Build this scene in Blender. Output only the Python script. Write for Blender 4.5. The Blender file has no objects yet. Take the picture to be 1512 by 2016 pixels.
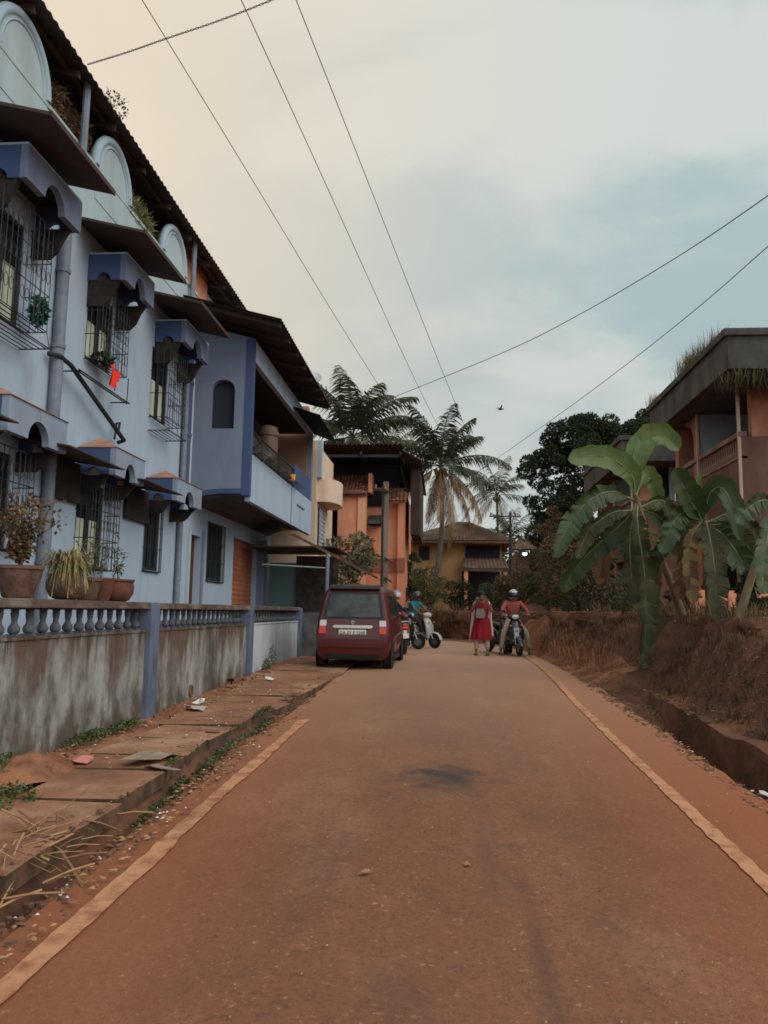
import bpy, bmesh, math, random
from mathutils import Vector, Matrix, noise
from math import radians as R, sin, cos, pi
random.seed(7)
S = bpy.context.scene
COL = S.collection

# ---------------------------------------------------------------- camera
cam_d = bpy.data.cameras.new('camera'); cam = bpy.data.objects.new('camera', cam_d); COL.objects.link(cam)
cam_d.sensor_fit = 'HORIZONTAL'; cam_d.sensor_width = 36.0; cam_d.lens = 1550.0/1512.0*36.0
cam_d.clip_start = 0.1; cam_d.clip_end = 3000
_p, _y, _r = R(7.17), R(4.65), R(0.9)
_f = Vector((-sin(_y)*cos(_p), cos(_y)*cos(_p), sin(_p)))
_x = Vector((cos(_y), sin(_y), 0)); _u = _x.cross(_f)
_x2 = _x*cos(_r)+_u*sin(_r); _u2 = _u*cos(_r)-_x*sin(_r)
m = Matrix((_x2, _u2, -_f)).transposed().to_4x4(); m.translation = Vector((0, 0, 1.62))
cam.matrix_world = m
S.camera = cam

# ---------------------------------------------------------------- world: dusk sky with thin cloud
W = bpy.data.worlds.new("World"); S.world = W; W.use_nodes = True
nt = W.node_tree; N = nt.nodes; L = nt.links; N.clear()
def nd(t, **k):
    n = N.new(t)
    for a, b in k.items(): setattr(n, a, b)
    return n
tc = nd('ShaderNodeTexCoord')
sky = nd('ShaderNodeTexSky', sky_type='NISHITA', sun_disc=False)
SUN_EL, SUN_AZ = R(36), R(122)       # azimuth from +Y towards +X
sky.sun_elevation = SUN_EL; sky.sun_rotation = SUN_AZ; sky.dust_density = 3.0; sky.air_density = 1.2
skm = nd('ShaderNodeVectorMath', operation='SCALE'); skm.inputs['Scale'].default_value = 0.05
L.new(sky.outputs[0], skm.inputs[0])
mp = nd('ShaderNodeMapping'); mp.inputs['Scale'].default_value = (1.5, 1.1, 3.6); mp.inputs['Rotation'].default_value = (R(8), R(-14), R(20))
L.new(tc.outputs['Generated'], mp.inputs[0])
nz = nd('ShaderNodeTexNoise'); nz.inputs['Scale'].default_value = 1.5; nz.inputs['Detail'].default_value = 6; nz.inputs['Roughness'].default_value = .5; nz.inputs['Distortion'].default_value = .5
L.new(mp.outputs[0], nz.inputs['Vector'])
cr = nd('ShaderNodeValToRGB'); cr.color_ramp.elements[0].position = .41; cr.color_ramp.elements[1].position = .60
cr.color_ramp.interpolation = 'EASE'
sxc = nd('ShaderNodeSeparateXYZ'); L.new(tc.outputs['Generated'], sxc.inputs[0])
bc = nd('ShaderNodeValToRGB'); bc.color_ramp.interpolation = 'B_SPLINE'
for p_, v_ in ((0.0, .53), (.16, .53), (.27, .47), (.36, .34), (.44, .36), (.52, .60), (.62, .62), (.80, .50), (1.0, .5)):
    e_ = bc.color_ramp.elements.new(p_) if p_ not in (0.0, 1.0) else bc.color_ramp.elements[0 if p_ == 0 else -1]
    e_.color = (v_, v_, v_, 1)
L.new(sxc.outputs['Z'], bc.inputs[0])
ba = nd('ShaderNodeMath', operation='MULTIPLY_ADD'); ba.inputs[1].default_value = .62; L.new(bc.outputs[0], ba.inputs[0])
bo = nd('ShaderNodeMath', operation='SUBTRACT'); bo.inputs[1].default_value = .30; L.new(nz.outputs['Fac'], bo.inputs[0]); L.new(bo.outputs[0], ba.inputs[2])
L.new(ba.outputs[0], cr.inputs[0])
mix = nd('ShaderNodeMixRGB'); mix.inputs[1].default_value = (.415, .53, .55, 1); mix.inputs[2].default_value = (.64, .685, .655, 1)
L.new(cr.outputs[0], mix.inputs[0])
# warm side: towards the left of the street, where the sun has gone behind the houses
dv = nd('ShaderNodeVectorMath', operation='DOT_PRODUCT'); dv.inputs[1].default_value = Vector((-.80, .42, .42)).normalized()
L.new(tc.outputs['Generated'], dv.inputs[0])
wr = nd('ShaderNodeMapRange', interpolation_type='SMOOTHSTEP'); wr.inputs[1].default_value = .34; wr.inputs[2].default_value = 1.0
L.new(dv.outputs['Value'], wr.inputs[0])
nz2 = nd('ShaderNodeTexNoise'); nz2.inputs['Scale'].default_value = 2.2; nz2.inputs['Detail'].default_value = 3
L.new(mp.outputs[0], nz2.inputs['Vector'])
ad = nd('ShaderNodeMath', operation='MULTIPLY_ADD'); ad.inputs[1].default_value = .5; L.new(nz2.outputs['Fac'], ad.inputs[0]); ad.inputs[2].default_value = .8
ml = nd('ShaderNodeMath', operation='MULTIPLY', use_clamp=True); L.new(ad.outputs[0], ml.inputs[0]); L.new(wr.outputs[0], ml.inputs[1])
warm = nd('ShaderNodeMixRGB'); warm.inputs[2].default_value = (.84, .71, .55, 1)
L.new(ml.outputs[0], warm.inputs[0]); L.new(mix.outputs[0], warm.inputs[1])
# darker near the horizon
sx = nd('ShaderNodeSeparateXYZ'); L.new(tc.outputs['Generated'], sx.inputs[0])
hr = nd('ShaderNodeMapRange'); hr.inputs[1].default_value = 0.0; hr.inputs[2].default_value = .45; hr.inputs[3].default_value = .84; hr.inputs[4].default_value = 1.0
L.new(sx.outputs['Z'], hr.inputs[0])
hs = nd('ShaderNodeVectorMath', operation='SCALE'); L.new(warm.outputs[0], hs.inputs[0]); L.new(hr.outputs[0], hs.inputs['Scale'])
# unseen sky behind the viewer boosted, as added fill for walls and road
db = nd('ShaderNodeVectorMath', operation='DOT_PRODUCT'); db.inputs[1].default_value = Vector((.55, -.75, .35)).normalized()
L.new(tc.outputs['Generated'], db.inputs[0])
br = nd('ShaderNodeMapRange', interpolation_type='SMOOTHSTEP'); br.inputs[1].default_value = .1; br.inputs[2].default_value = .95; br.inputs[3].default_value = 1.0; br.inputs[4].default_value = 2.0
L.new(db.outputs['Value'], br.inputs[0])
hb = nd('ShaderNodeVectorMath', operation='SCALE'); L.new(hs.outputs[0], hb.inputs[0]); L.new(br.outputs[0], hb.inputs['Scale']); hs = hb
fm = nd('ShaderNodeMixRGB'); fm.inputs[0].default_value = .92
L.new(skm.outputs[0], fm.inputs[1]); L.new(hs.outputs[0], fm.inputs[2])
bg = nd('ShaderNodeBackground'); bg.inputs['Strength'].default_value = 1.0
L.new(fm.outputs[0], bg.inputs[0])
wo = nd('ShaderNodeOutputWorld'); L.new(bg.outputs[0], wo.inputs[0])

# ---------------------------------------------------------------- sun through thin cloud
sd = bpy.data.lights.new('sun', 'SUN'); sd.energy = 1.25; sd.angle = R(45); sd.color = (1.0, .90, .78)
sun = bpy.data.objects.new('sun', sd); COL.objects.link(sun)
sv = Vector((sin(SUN_AZ)*cos(SUN_EL), cos(SUN_AZ)*cos(SUN_EL), sin(SUN_EL)))
sun.rotation_euler = sv.to_track_quat('Z', 'Y').to_euler()
S.view_settings.view_transform = 'Standard'; S.view_settings.look = 'None'
S.view_settings.exposure = 0.12; S.view_settings.gamma = 1.0
S.render.engine = 'CYCLES'; S.cycles.max_bounces = 6; S.cycles.filter_width = 1.7
S.cycles.use_denoising = True

# ---------------------------------------------------------------- materials
MATS = {}
def mat(name, c, rough=.8, c2=None, scale=3.0, stretch=(1, 1, 1), lo=.4, hi=.6, detail=5, bump=0, bscale=None,
        metal=0, spec=.3, c3=None, scale3=.6, lo3=.5, hi3=.62, island=0, coat=0, distort=0.0, objco=False, two=False, emit=None, estr=0, trans=0):
    if name in MATS: return MATS[name]
    m = bpy.data.materials.new(name); m.use_nodes = True; MATS[name] = m
    t = m.node_tree; n = t.nodes; l = t.links; b = n['Principled BSDF']
    b.inputs['Roughness'].default_value = rough; b.inputs['Metallic'].default_value = metal
    b.inputs['Specular IOR Level'].default_value = spec; b.inputs['Coat Weight'].default_value = coat
    b.inputs['Base Color'].default_value = (*c, 1)
    if emit: b.inputs['Emission Color'].default_value = (*emit, 1); b.inputs['Emission Strength'].default_value = estr
    col = None
    if c2 or bump or c3:
        if objco: g = n.new('ShaderNodeTexCoord').outputs['Object']
        else: g = n.new('ShaderNodeNewGeometry').outputs['Position']
        mpn = n.new('ShaderNodeMapping'); mpn.inputs['Scale'].default_value = stretch; l.new(g, mpn.inputs[0])
    if c2:
        z = n.new('ShaderNodeTexNoise'); z.inputs['Scale'].default_value = scale; z.inputs['Detail'].default_value = detail; z.inputs['Roughness'].default_value = .62; z.inputs['Distortion'].default_value = distort
        l.new(mpn.outputs[0], z.inputs['Vector'])
        r = n.new('ShaderNodeMapRange'); r.inputs[1].default_value = lo; r.inputs[2].default_value = hi; l.new(z.outputs['Fac'], r.inputs[0])
        x = n.new('ShaderNodeMixRGB'); x.inputs[1].default_value = (*c, 1); x.inputs[2].default_value = (*c2, 1); l.new(r.outputs[0], x.inputs[0]); col = x.outputs[0]
    if c3:
        z = n.new('ShaderNodeTexNoise'); z.inputs['Scale'].default_value = scale3; z.inputs['Detail'].default_value = 6; z.inputs['Roughness'].default_value = .65
        l.new(mpn.outputs[0], z.inputs['Vector'])
        r = n.new('ShaderNodeMapRange'); r.inputs[1].default_value = lo3; r.inputs[2].default_value = hi3; l.new(z.outputs['Fac'], r.inputs[0])
        x = n.new('ShaderNodeMixRGB'); x.inputs[2].default_value = (*c3, 1); l.new(r.outputs[0], x.inputs[0])
        if col: l.new(col, x.inputs[1])
        else: x.inputs[1].default_value = (*c, 1)
        col = x.outputs[0]
    if island:
        g2 = n.new('ShaderNodeNewGeometry'); h = n.new('ShaderNodeHueSaturation')
        r = n.new('ShaderNodeMapRange'); r.inputs[3].default_value = 1-island; r.inputs[4].default_value = 1+island
        l.new(g2.outputs['Random Per Island'], r.inputs[0]); l.new(r.outputs[0], h.inputs['Value'])
        mt = n.new('ShaderNodeMath'); mt.operation = 'MULTIPLY_ADD'; mt.inputs[1].default_value = .05; mt.inputs[2].default_value = .475
        l.new(g2.outputs['Random Per Island'], mt.inputs[0]); l.new(mt.outputs[0], h.inputs['Hue'])
        if col: l.new(col, h.inputs['Color'])
        else: h.inputs['Color'].default_value = (*c, 1)
        col = h.outputs[0]
    if col: l.new(col, b.inputs['Base Color'])
    if bump:
        z = n.new('ShaderNodeTexNoise'); z.inputs['Scale'].default_value = bscale or scale*4; z.inputs['Detail'].default_value = 6
        l.new(mpn.outputs[0], z.inputs['Vector'])
        bp = n.new('ShaderNodeBump'); bp.inputs['Strength'].default_value = min(1, bump); bp.inputs['Distance'].default_value = .02
        l.new(z.outputs['Fac'], bp.inputs['Height']); l.new(bp.outputs[0], b.inputs['Normal'])
    if trans:
        b.inputs['Transmission Weight'].default_value = 0
        tr = n.new('ShaderNodeBsdfTranslucent'); ms = n.new('ShaderNodeMixShader'); ms.inputs[0].default_value = trans
        if col: l.new(col, tr.inputs[0])
        else: tr.inputs[0].default_value = (*c, 1)
        l.new(b.outputs[0], ms.inputs[1]); l.new(tr.outputs[0], ms.inputs[2]); l.new(ms.outputs[0], n['Material Output'].inputs[0])
    return m

M = dict(
 earth=mat('red_earth', (.32, .125, .062), .95, (.21, .082, .043), 2.2, lo=.35, hi=.65, bump=.9, bscale=9, c3=(.36, .17, .10), scale3=.9),
 shoulder=mat('dusty_shoulder', (.24, .088, .042), .95, (.13, .052, .028), 5, lo=.38, hi=.62, bump=1, bscale=26, c3=(.32, .14, .075), scale3=1.4),
 soil=mat('dark_soil_and_edge_shadow', (.15, .060, .034), .95, (.07, .034, .022), 3.5, lo=.38, hi=.62, bump=1, bscale=22, c3=(.22, .095, .05), scale3=1.1, lo3=.52, hi3=.66),
 bank=mat('laterite_bank', (.15, .055, .032), .95, (.06, .029, .020), 2.5, (1, 1, .6), lo=.35, hi=.65, bump=1, bscale=7, c3=(.21, .085, .045), scale3=.7, lo3=.5, hi3=.65),
 slab=mat('footpath_slab', (.34, .155, .088), .9, (.20, .088, .052), 2.2, lo=.35, hi=.65, bump=.5, bscale=30, c3=(.40, .22, .14), scale3=.8),
 line=mat('dusty_line_paint', (.52, .25, .135), .85, (.30, .115, .058), 7, lo=.44, hi=.66, detail=9, bump=.3, bscale=60, c3=(.29, .11, .055), scale3=2.1, lo3=.66, hi3=.80),
 bluewhite=mat('pale_blue_paint', (.375, .455, .565), .85, (.33, .41, .515), 1.4, (1, 1, .4), lo=.3, hi=.7, bump=.12, bscale=20, c3=(.25, .28, .35), scale3=1.2, lo3=.54, hi3=.78),
 white=mat('white_paint', (.38, .455, .49), .85, (.28, .335, .36), 1.6, (1, 1, .3), lo=.42, hi=.75),
 blue=mat('deep_blue_paint', (.055, .085, .19), .8, (.05, .08, .17), 2.0, (1, 1, .4), lo=.4, hi=.7),
 hoodup=mat('shaded_hood_paint', (.17, .20, .29), .85, (.12, .14, .22), 2.2, (1, 1, .4), lo=.4, hi=.7),  # greyed copy of the hood paint: awning shade put into the colour
 hooddn=mat('lower_hood_paint', (.26, .31, .40), .85, (.20, .24, .31), 2.2, (1, 1, .4), lo=.4, hi=.7, c3=(.14, .13, .13), scale3=1.3, lo3=.58, hi3=.75),
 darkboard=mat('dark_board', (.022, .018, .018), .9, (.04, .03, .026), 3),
 hoodcap=mat('dull_peach_cement', (.42, .21, .14), .9, (.30, .16, .11), 4),
 slabside=mat('dirty_shaded_slab_edge', (.15, .075, .045), .95, (.06, .042, .028), 5, lo=.4, hi=.6),  # slab sides darkened in colour, for edge shadow as well as dirt
 greyblue=mat('grey_blue_paint', (.20, .24, .33), .85, (.16, .19, .27), 1.6, (1, 1, .4), lo=.35, hi=.7),
 brownin=mat('dusty_brown_plaster', (.14, .11, .10), .9, (.09, .075, .07), 2),
 pipe=mat('grey_pipe', (.20, .22, .28), .6, (.15, .17, .21), 4),
 rusty=mat('rusty_sheet', (.055, .036, .030), .8, (.09, .045, .028), 3, lo=.5, hi=.8, bump=.2),
 dark=mat('dark_interior', (.012, .012, .014), .9),
 glass=mat('dark_glass', (.02, .024, .03), .15, spec=.6),
 curtain=mat('pale_curtain', (.62, .64, .54), .9, (.40, .42, .34), 9, (1, 1, .2)),
 iron=mat('dark_iron', (.025, .025, .028), .6),
 ironw=mat('white_iron', (.45, .47, .50), .6),
 terra=mat('terracotta', (.36, .15, .095), .85, (.20, .10, .075), 5, bump=.2),
 pot=mat('clay_pot', (.15, .052, .036), .85, (.09, .042, .032), 8, bump=.2),
 potgrey=mat('weathered_pot', (.17, .088, .062), .9, (.09, .055, .044), 9, bump=.3),
 wallstain=mat('stained_plaster', (.30, .29, .275), .9, (.10, .068, .052), 2.4, (1, 1, .5), lo=.40, hi=.58, detail=10, distort=.5, bump=.7, bscale=14, c3=(.085, .050, .036), scale3=1.4, lo3=.46, hi3=.60),
 wallclean=mat('lightly_stained_plaster', (.44, .47, .52), .9, (.22, .19, .17), 2.0, (1, 1, .25), lo=.45, hi=.75, bump=.2),
 cap=mat('stained_cap', (.15, .10, .08), .9, (.065, .046, .04), 4, (1, .7, 1.5), lo=.35, hi=.65, bump=.4, bscale=20, c3=(.25, .20, .18), scale3=1.7, lo3=.52, hi3=.7),
 bal=mat('grey_balusters', (.105, .112, .135), .8, (.05, .05, .055), 9, lo=.4, hi=.7),
 pillar=mat('blue_grey_pillar', (.115, .145, .225), .85, (.085, .095, .13), 4, (1, 1, .4)),
 peach=mat('peach_plaster', (.70, .29, .165), .85, (.58, .235, .135), 1.5, (1, 1, .4), lo=.35, hi=.7, c3=(.40, .18, .12), scale3=.8, lo3=.55, hi3=.8),
 peachdk=mat('brick_red_plaster', (.33, .11, .065), .85, (.27, .09, .055), 2),
 yellow=mat('ochre_plaster', (.36, .225, .10), .9, (.26, .17, .085), 1.5, (1, 1, .4), c3=(.22, .14, .07), scale3=.7, lo3=.5, hi3=.75),
 cream=mat('cream_paint', (.66, .50, .38), .85, (.58, .44, .34), 1.4),
 concrete=mat('old_concrete', (.085, .078, .073), .9, (.035, .034, .033), 1.5, (1, 1, .5), lo=.35, hi=.65, bump=.4, bscale=9),
 greywall=mat('grey_plaster', (.34, .37, .38), .9, (.27, .29, .30), 1.3, (1, 1, .5)),
 orange=mat('faded_orange_plaster', (.40, .17, .105), .9, (.27, .12, .08), 1.2, (1, 1, .4), c3=(.15, .075, .055), scale3=.8, lo3=.52, hi3=.72),
 brownwall=mat('weathered_brown_plaster', (.17, .085, .065), .9, (.08, .045, .038), 1.2, (1, 1, .35), lo=.35, hi=.65),
 shutter=mat('orange_shutter', (.40, .14, .07), .6, (.30, .11, .06), 2.5),
 trunk=mat('palm_trunk', (.13, .105, .09), .95, (.07, .055, .048), 6, (1, 1, 3), bump=.4),
 bark=mat('bark', (.10, .08, .065), .95, (.055, .045, .038), 6, bump=.4),
 frond=mat('palm_frond', (.052, .062, .032), .65, island=.5, trans=.2),
 fronddry=mat('dry_palm_frond', (.24, .15, .075), .9, island=.4, trans=.25),
 crown=mat('dark_foliage', (.036, .052, .026), .8, island=.6, trans=.2),
 wood=mat('distant_foliage', (.055, .062, .030), .8, island=.5, trans=.2),
 bush=mat('bush_foliage', (.095, .110, .050), .75, island=.55, trans=.3),
 bushpale=mat('pale_bush_foliage', (.20, .19, .12), .75, island=.5, trans=.3),
 dry=mat('dry_bush_foliage', (.16, .105, .060), .9, island=.5, trans=.2),
 weed=mat('weeds', (.085, .105, .040), .8, island=.5, trans=.2),
 straw=mat('straw', (.33, .18, .095), .9, island=.45),
 banana=mat('banana_leaf', (.032, .058, .019), .45, (.065, .085, .03), 2.2, lo=.42, hi=.7, island=.06, trans=.25),
 bananaold=mat('old_banana_leaf', (.032, .040, .015), .6, (.085, .068, .028), 2.5, lo=.42, hi=.66, island=.12, trans=.2),
 bananapale=mat('banana_leaf_pale', (.125, .175, .06), .5, (.085, .125, .042), 3, lo=.4, hi=.7, island=.04, trans=.3),
 bananarib=mat('banana_midrib', (.17, .17, .08), .6),
 bananastem=mat('banana_stem', (.22, .16, .09), .8, (.10, .075, .045), 5, (1, 1, .3), bump=.3),
 tyre=mat('tyre', (.018, .017, .017), .85), chrome=mat('chrome', (.7, .7, .7), .2, metal=1),
 rim=mat('wheel_rim', (.22, .22, .22), .4, metal=.8),
 carpaint=mat('maroon_car_paint', (.085, .010, .011), .38, spec=.4, coat=.35),
 blackpl=mat('black_plastic', (.02, .02, .021), .5), red=mat('red_lens', (.55, .03, .02), .2, spec=.6),
 clear=mat('clear_lens', (.55, .52, .5), .15, spec=.7), plate=mat('number_plate', (.70, .66, .60), .5),
 ink=mat('black_ink', (.02, .02, .02), .6),
 silver=mat('silver_paint', (.50, .50, .50), .35, metal=.3), whitep=mat('white_scooter_paint', (.44, .42, .39), .3, coat=.5),
 blackp=mat('black_scooter_paint', (.018, .02, .024), .25, coat=.6), redp=mat('red_scooter_paint', (.35, .03, .025), .3, coat=.5),
 seat=mat('vinyl_seat', (.03, .028, .028), .55),
 skin=mat('brown_skin', (.19, .10, .065), .6), hair=mat('black_hair', (.010, .009, .009), .6),
 teal=mat('teal_cloth', (.012, .17, .25), .85), redcloth=mat('crimson_cloth', (.30, .010, .022), .85, (.22, .01, .018), 8, (1, 1, .3)),
 pink=mat('pale_pink_cloth', (.62, .45, .42), .9), rose=mat('rose_cloth', (.36, .085, .075), .85),
 beige=mat('beige_cloth', (.42, .33, .25), .9), darkcloth=mat('dark_cloth', (.035, .03, .032), .9),
 bag=mat('grey_bag', (.18, .16, .15), .8), rag=mat('red_rag', (.75, .035, .02), .85),
 greenpl=mat('dark_green_sheet', (.015, .035, .022), .7), tealdoor=mat('teal_panel', (.16, .27, .27), .7),
 tile=mat('clay_roof_tile', (.28, .105, .065), .9, (.17, .075, .052), 4, island=.35, bump=.3),
 tilebrown=mat('brown_roof_tile', (.22, .125, .085), .9, (.13, .085, .062), 1.6, bump=.3, c3=(.10, .07, .055), scale3=.5),
 wire=mat('wire', (.09, .085, .08), .7), poleconc=mat('pole_concrete', (.26, .20, .17), .9, (.14, .105, .085), 3, (1, 1, .3)),
 lamp=mat('lit_lamp', (.8, .9, .9), .5, emit=(.62, 1.0, .90), estr=2.2),
 paper=mat('white_litter', (.62, .60, .58), .8), pinkpaper=mat('pink_wrapper', (.55, .20, .18), .7),
 leafdry=mat('dry_leaf_litter', (.28, .14, .075), .9, island=.6), stone=mat('stone', (.22, .10, .06), .9, (.12, .065, .045), 20),
 brick=mat('brick', (.36, .17, .10), .9), steel=mat('grey_steel', (.35, .36, .37), .5, metal=.4),
)
# road: dusty asphalt with wheel-worn lanes, a dark oil patch and pale scuffs
def road_mat():
    m = bpy.data.materials.new('dusty_asphalt'); m.use_nodes = True
    t = m.node_tree; n = t.nodes; l = t.links; b = n['Principled BSDF']
    b.inputs['Roughness'].default_value = .85; b.inputs['Specular IOR Level'].default_value = .25
    g = n.new('ShaderNodeNewGeometry'); pos = g.outputs['Position']
    def nz(scale, detail, stretch=(1, 1, 1), lo=.4, hi=.6, loc=(0, 0, 0)):
        mp = n.new('ShaderNodeMapping'); mp.inputs['Scale'].default_value = stretch; mp.inputs['Location'].default_value = loc; l.new(pos, mp.inputs[0])
        z = n.new('ShaderNodeTexNoise'); z.inputs['Scale'].default_value = scale; z.inputs['Detail'].default_value = detail; z.inputs['Roughness'].default_value = .65
        l.new(mp.outputs[0], z.inputs['Vector'])
        r = n.new('ShaderNodeMapRange'); r.inputs[1].default_value = lo; r.inputs[2].default_value = hi; l.new(z.outputs['Fac'], r.inputs[0]); return r.outputs[0]
    def mixc(a, c, f, strength=1.0):
        x = n.new('ShaderNodeMixRGB'); x.inputs[2].default_value = (*c, 1)
        if isinstance(a, tuple): x.inputs[1].default_value = (*a, 1)
        else: l.new(a, x.inputs[1])
        mu = n.new('ShaderNodeMath'); mu.operation = 'MULTIPLY'; mu.inputs[1].default_value = strength; l.new(f, mu.inputs[0]); l.new(mu.outputs[0], x.inputs[0]); return x.outputs[0]
    c = mixc((.205, .078, .039), (.245, .103, .057), nz(.7, 5, (1, .35, 1), .35, .65))
    c = mixc(c, (.15, .062, .036), nz(1.3, 7, (1, .45, 1), .47, .70), .75)
    c = mixc(c, (.34, .17, .105), nz(.9, 7, (1, .5, 1), .52, .70, (7, 3, 0)), .6)
    c = mixc(c, (.12, .055, .038), nz(7, 6, lo=.52, hi=.72), .45)
    c = mixc(c, (.11, .052, .036), nz(34, 5, lo=.48, hi=.66), .65)
    c = mixc(c, (.46, .25, .16), nz(30, 4, lo=.60, hi=.70), .6)
    # dust gathers at the edges of the carriageway: redder there
    sp = n.new('ShaderNodeSeparateXYZ'); l.new(pos, sp.inputs[0])
    ab = n.new('ShaderNodeMath'); ab.operation = 'ABSOLUTE'; l.new(sp.outputs['X'], ab.inputs[0])
    er = n.new('ShaderNodeMapRange'); er.inputs[1].default_value = .8; er.inputs[2].default_value = 2.2; l.new(ab.outputs[0], er.inputs[0])
    c = mixc(c, (.33, .108, .046), er.outputs[0], .75)
    # farther along the road is paler and greyer
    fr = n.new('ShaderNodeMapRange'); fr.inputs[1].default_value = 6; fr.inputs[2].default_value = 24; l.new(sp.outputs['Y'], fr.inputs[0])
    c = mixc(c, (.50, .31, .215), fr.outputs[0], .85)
    # oil patch and a skid mark
    def blob(cx, cy, sx_, sy_, col, st, c):
        mp = n.new('ShaderNodeMapping'); mp.inputs['Location'].default_value = (-cx/sx_, -cy/sy_, 0); mp.inputs['Scale'].default_value = (1/sx_, 1/sy_, 0); l.new(pos, mp.inputs[0])
        ln = n.new('ShaderNodeVectorMath'); ln.operation = 'LENGTH'; l.new(mp.outputs[0], ln.inputs[0])
        q = n.new('ShaderNodeTexNoise'); q.inputs['Scale'].default_value = 5; q.inputs['Detail'].default_value = 6; l.new(pos, q.inputs['Vector'])
        a2 = n.new('ShaderNodeMath'); a2.operation = 'MULTIPLY_ADD'; a2.inputs[1].default_value = 2.2; l.new(q.outputs['Fac'], a2.inputs[0]); l.new(ln.outputs['Value'], a2.inputs[2])
        r = n.new('ShaderNodeMapRange'); r.inputs[1].default_value = 2.3; r.inputs[2].default_value = 1.1; l.new(a2.outputs[0], r.inputs[0])
        return mixc(c, col, r.outputs[0], st)
    c = blob(0.0, 6.85, .42, .55, (.045, .038, .036), .85, c)
    c = blob(-.05, 7.0, .25, .22, (.03, .03, .032), .7, c)
    c = blob(.26, 5.0, .09, 1.1, (.12, .065, .05), .45, c)
    c = blob(.42, 3.5, .06, 1.5, (.10, .055, .042), .6, c)
    c = blob(-.15, 3.3, .25, .4, (.13, .065, .045), .5, c)
    l.new(c, b.inputs['Base Color'])
    z = n.new('ShaderNodeTexNoise'); z.inputs['Scale'].default_value = 90; z.inputs['Detail'].default_value = 4; l.new(pos, z.inputs['Vector'])
    bp = n.new('ShaderNodeBump'); bp.inputs['Strength'].default_value = .55; bp.inputs['Distance'].default_value = .01; l.new(z.outputs['Fac'], bp.inputs['Height']); l.new(bp.outputs[0], b.inputs['Normal'])
    return m
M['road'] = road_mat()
def wall_mat():      # rain-washed plaster: mould runs down from the coping, earth splashed up from the foot
    m = bpy.data.materials.new('weathered_wall_plaster'); m.use_nodes = True
    t = m.node_tree; n = t.nodes; l = t.links; b = n['Principled BSDF']; b.inputs['Roughness'].default_value = .92; b.inputs['Specular IOR Level'].default_value = .2
    pos = n.new('ShaderNodeNewGeometry').outputs['Position']; sp = n.new('ShaderNodeSeparateXYZ'); l.new(pos, sp.inputs[0])
    def nz(scale, stretch, detail=8, rough=.65):
        mp = n.new('ShaderNodeMapping'); mp.inputs['Scale'].default_value = stretch; l.new(pos, mp.inputs[0])
        z = n.new('ShaderNodeTexNoise'); z.inputs['Scale'].default_value = scale; z.inputs['Detail'].default_value = detail; z.inputs['Roughness'].default_value = rough; l.new(mp.outputs[0], z.inputs['Vector']); return z.outputs['Fac']
    def rng(v, a, b_, c=0., d=1.):
        r_ = n.new('ShaderNodeMapRange'); r_.inputs[1].default_value = a; r_.inputs[2].default_value = b_; r_.inputs[3].default_value = c; r_.inputs[4].default_value = d; l.new(v, r_.inputs[0]); return r_.outputs[0]
    def add(u, v):
        x = n.new('ShaderNodeMath'); l.new(u, x.inputs[0]); l.new(v, x.inputs[1]); return x.outputs[0]
    def mixc(a, c, f):
        x = n.new('ShaderNodeMixRGB'); x.inputs[2].default_value = (*c, 1); l.new(f, x.inputs[0])
        if isinstance(a, tuple): x.inputs[1].default_value = (*a, 1)
        else: l.new(a, x.inputs[1])
        return x.outputs[0]
    c = mixc((.33, .325, .315), (.15, .135, .12), rng(nz(2.4, (1, 1, .6)), .40, .60))
    c = mixc(c, (.15, .135, .12), rng(nz(9, (1, 1, .7)), .55, .72, 0, .6))
    runs = add(nz(2.2, (1, 1, .16)), rng(sp.outputs['Z'], .55, 1.34, -.12, .19)); c = mixc(c, (.105, .062, .045), rng(runs, .54, .69, 0, .9))
    runs = add(nz(5.5, (1, 1, .12)), rng(sp.outputs['Z'], .70, 1.36, -.10, .13)); c = mixc(c, (.05, .038, .034), rng(runs, .60, .70, 0, .8))
    foot = add(nz(3.0, (1, 1, .6)), rng(sp.outputs['Z'], .25, .80, .24, -.04)); c = mixc(c, (.085, .060, .045), rng(foot, .55, .70, 0, .85))
    c = mixc(c, (.055, .042, .036), rng(nz(1.3, (1, 1, .45)), .53, .64, 0, .75))
    l.new(c, b.inputs['Base Color'])
    bp = n.new('ShaderNodeBump'); bp.inputs['Strength'].default_value = .6; bp.inputs['Distance'].default_value = .01; l.new(nz(16, (1, 1, 1)), bp.inputs['Height']); l.new(bp.outputs[0], b.inputs['Normal'])
    return m
M['wallstain'] = wall_mat()

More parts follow.
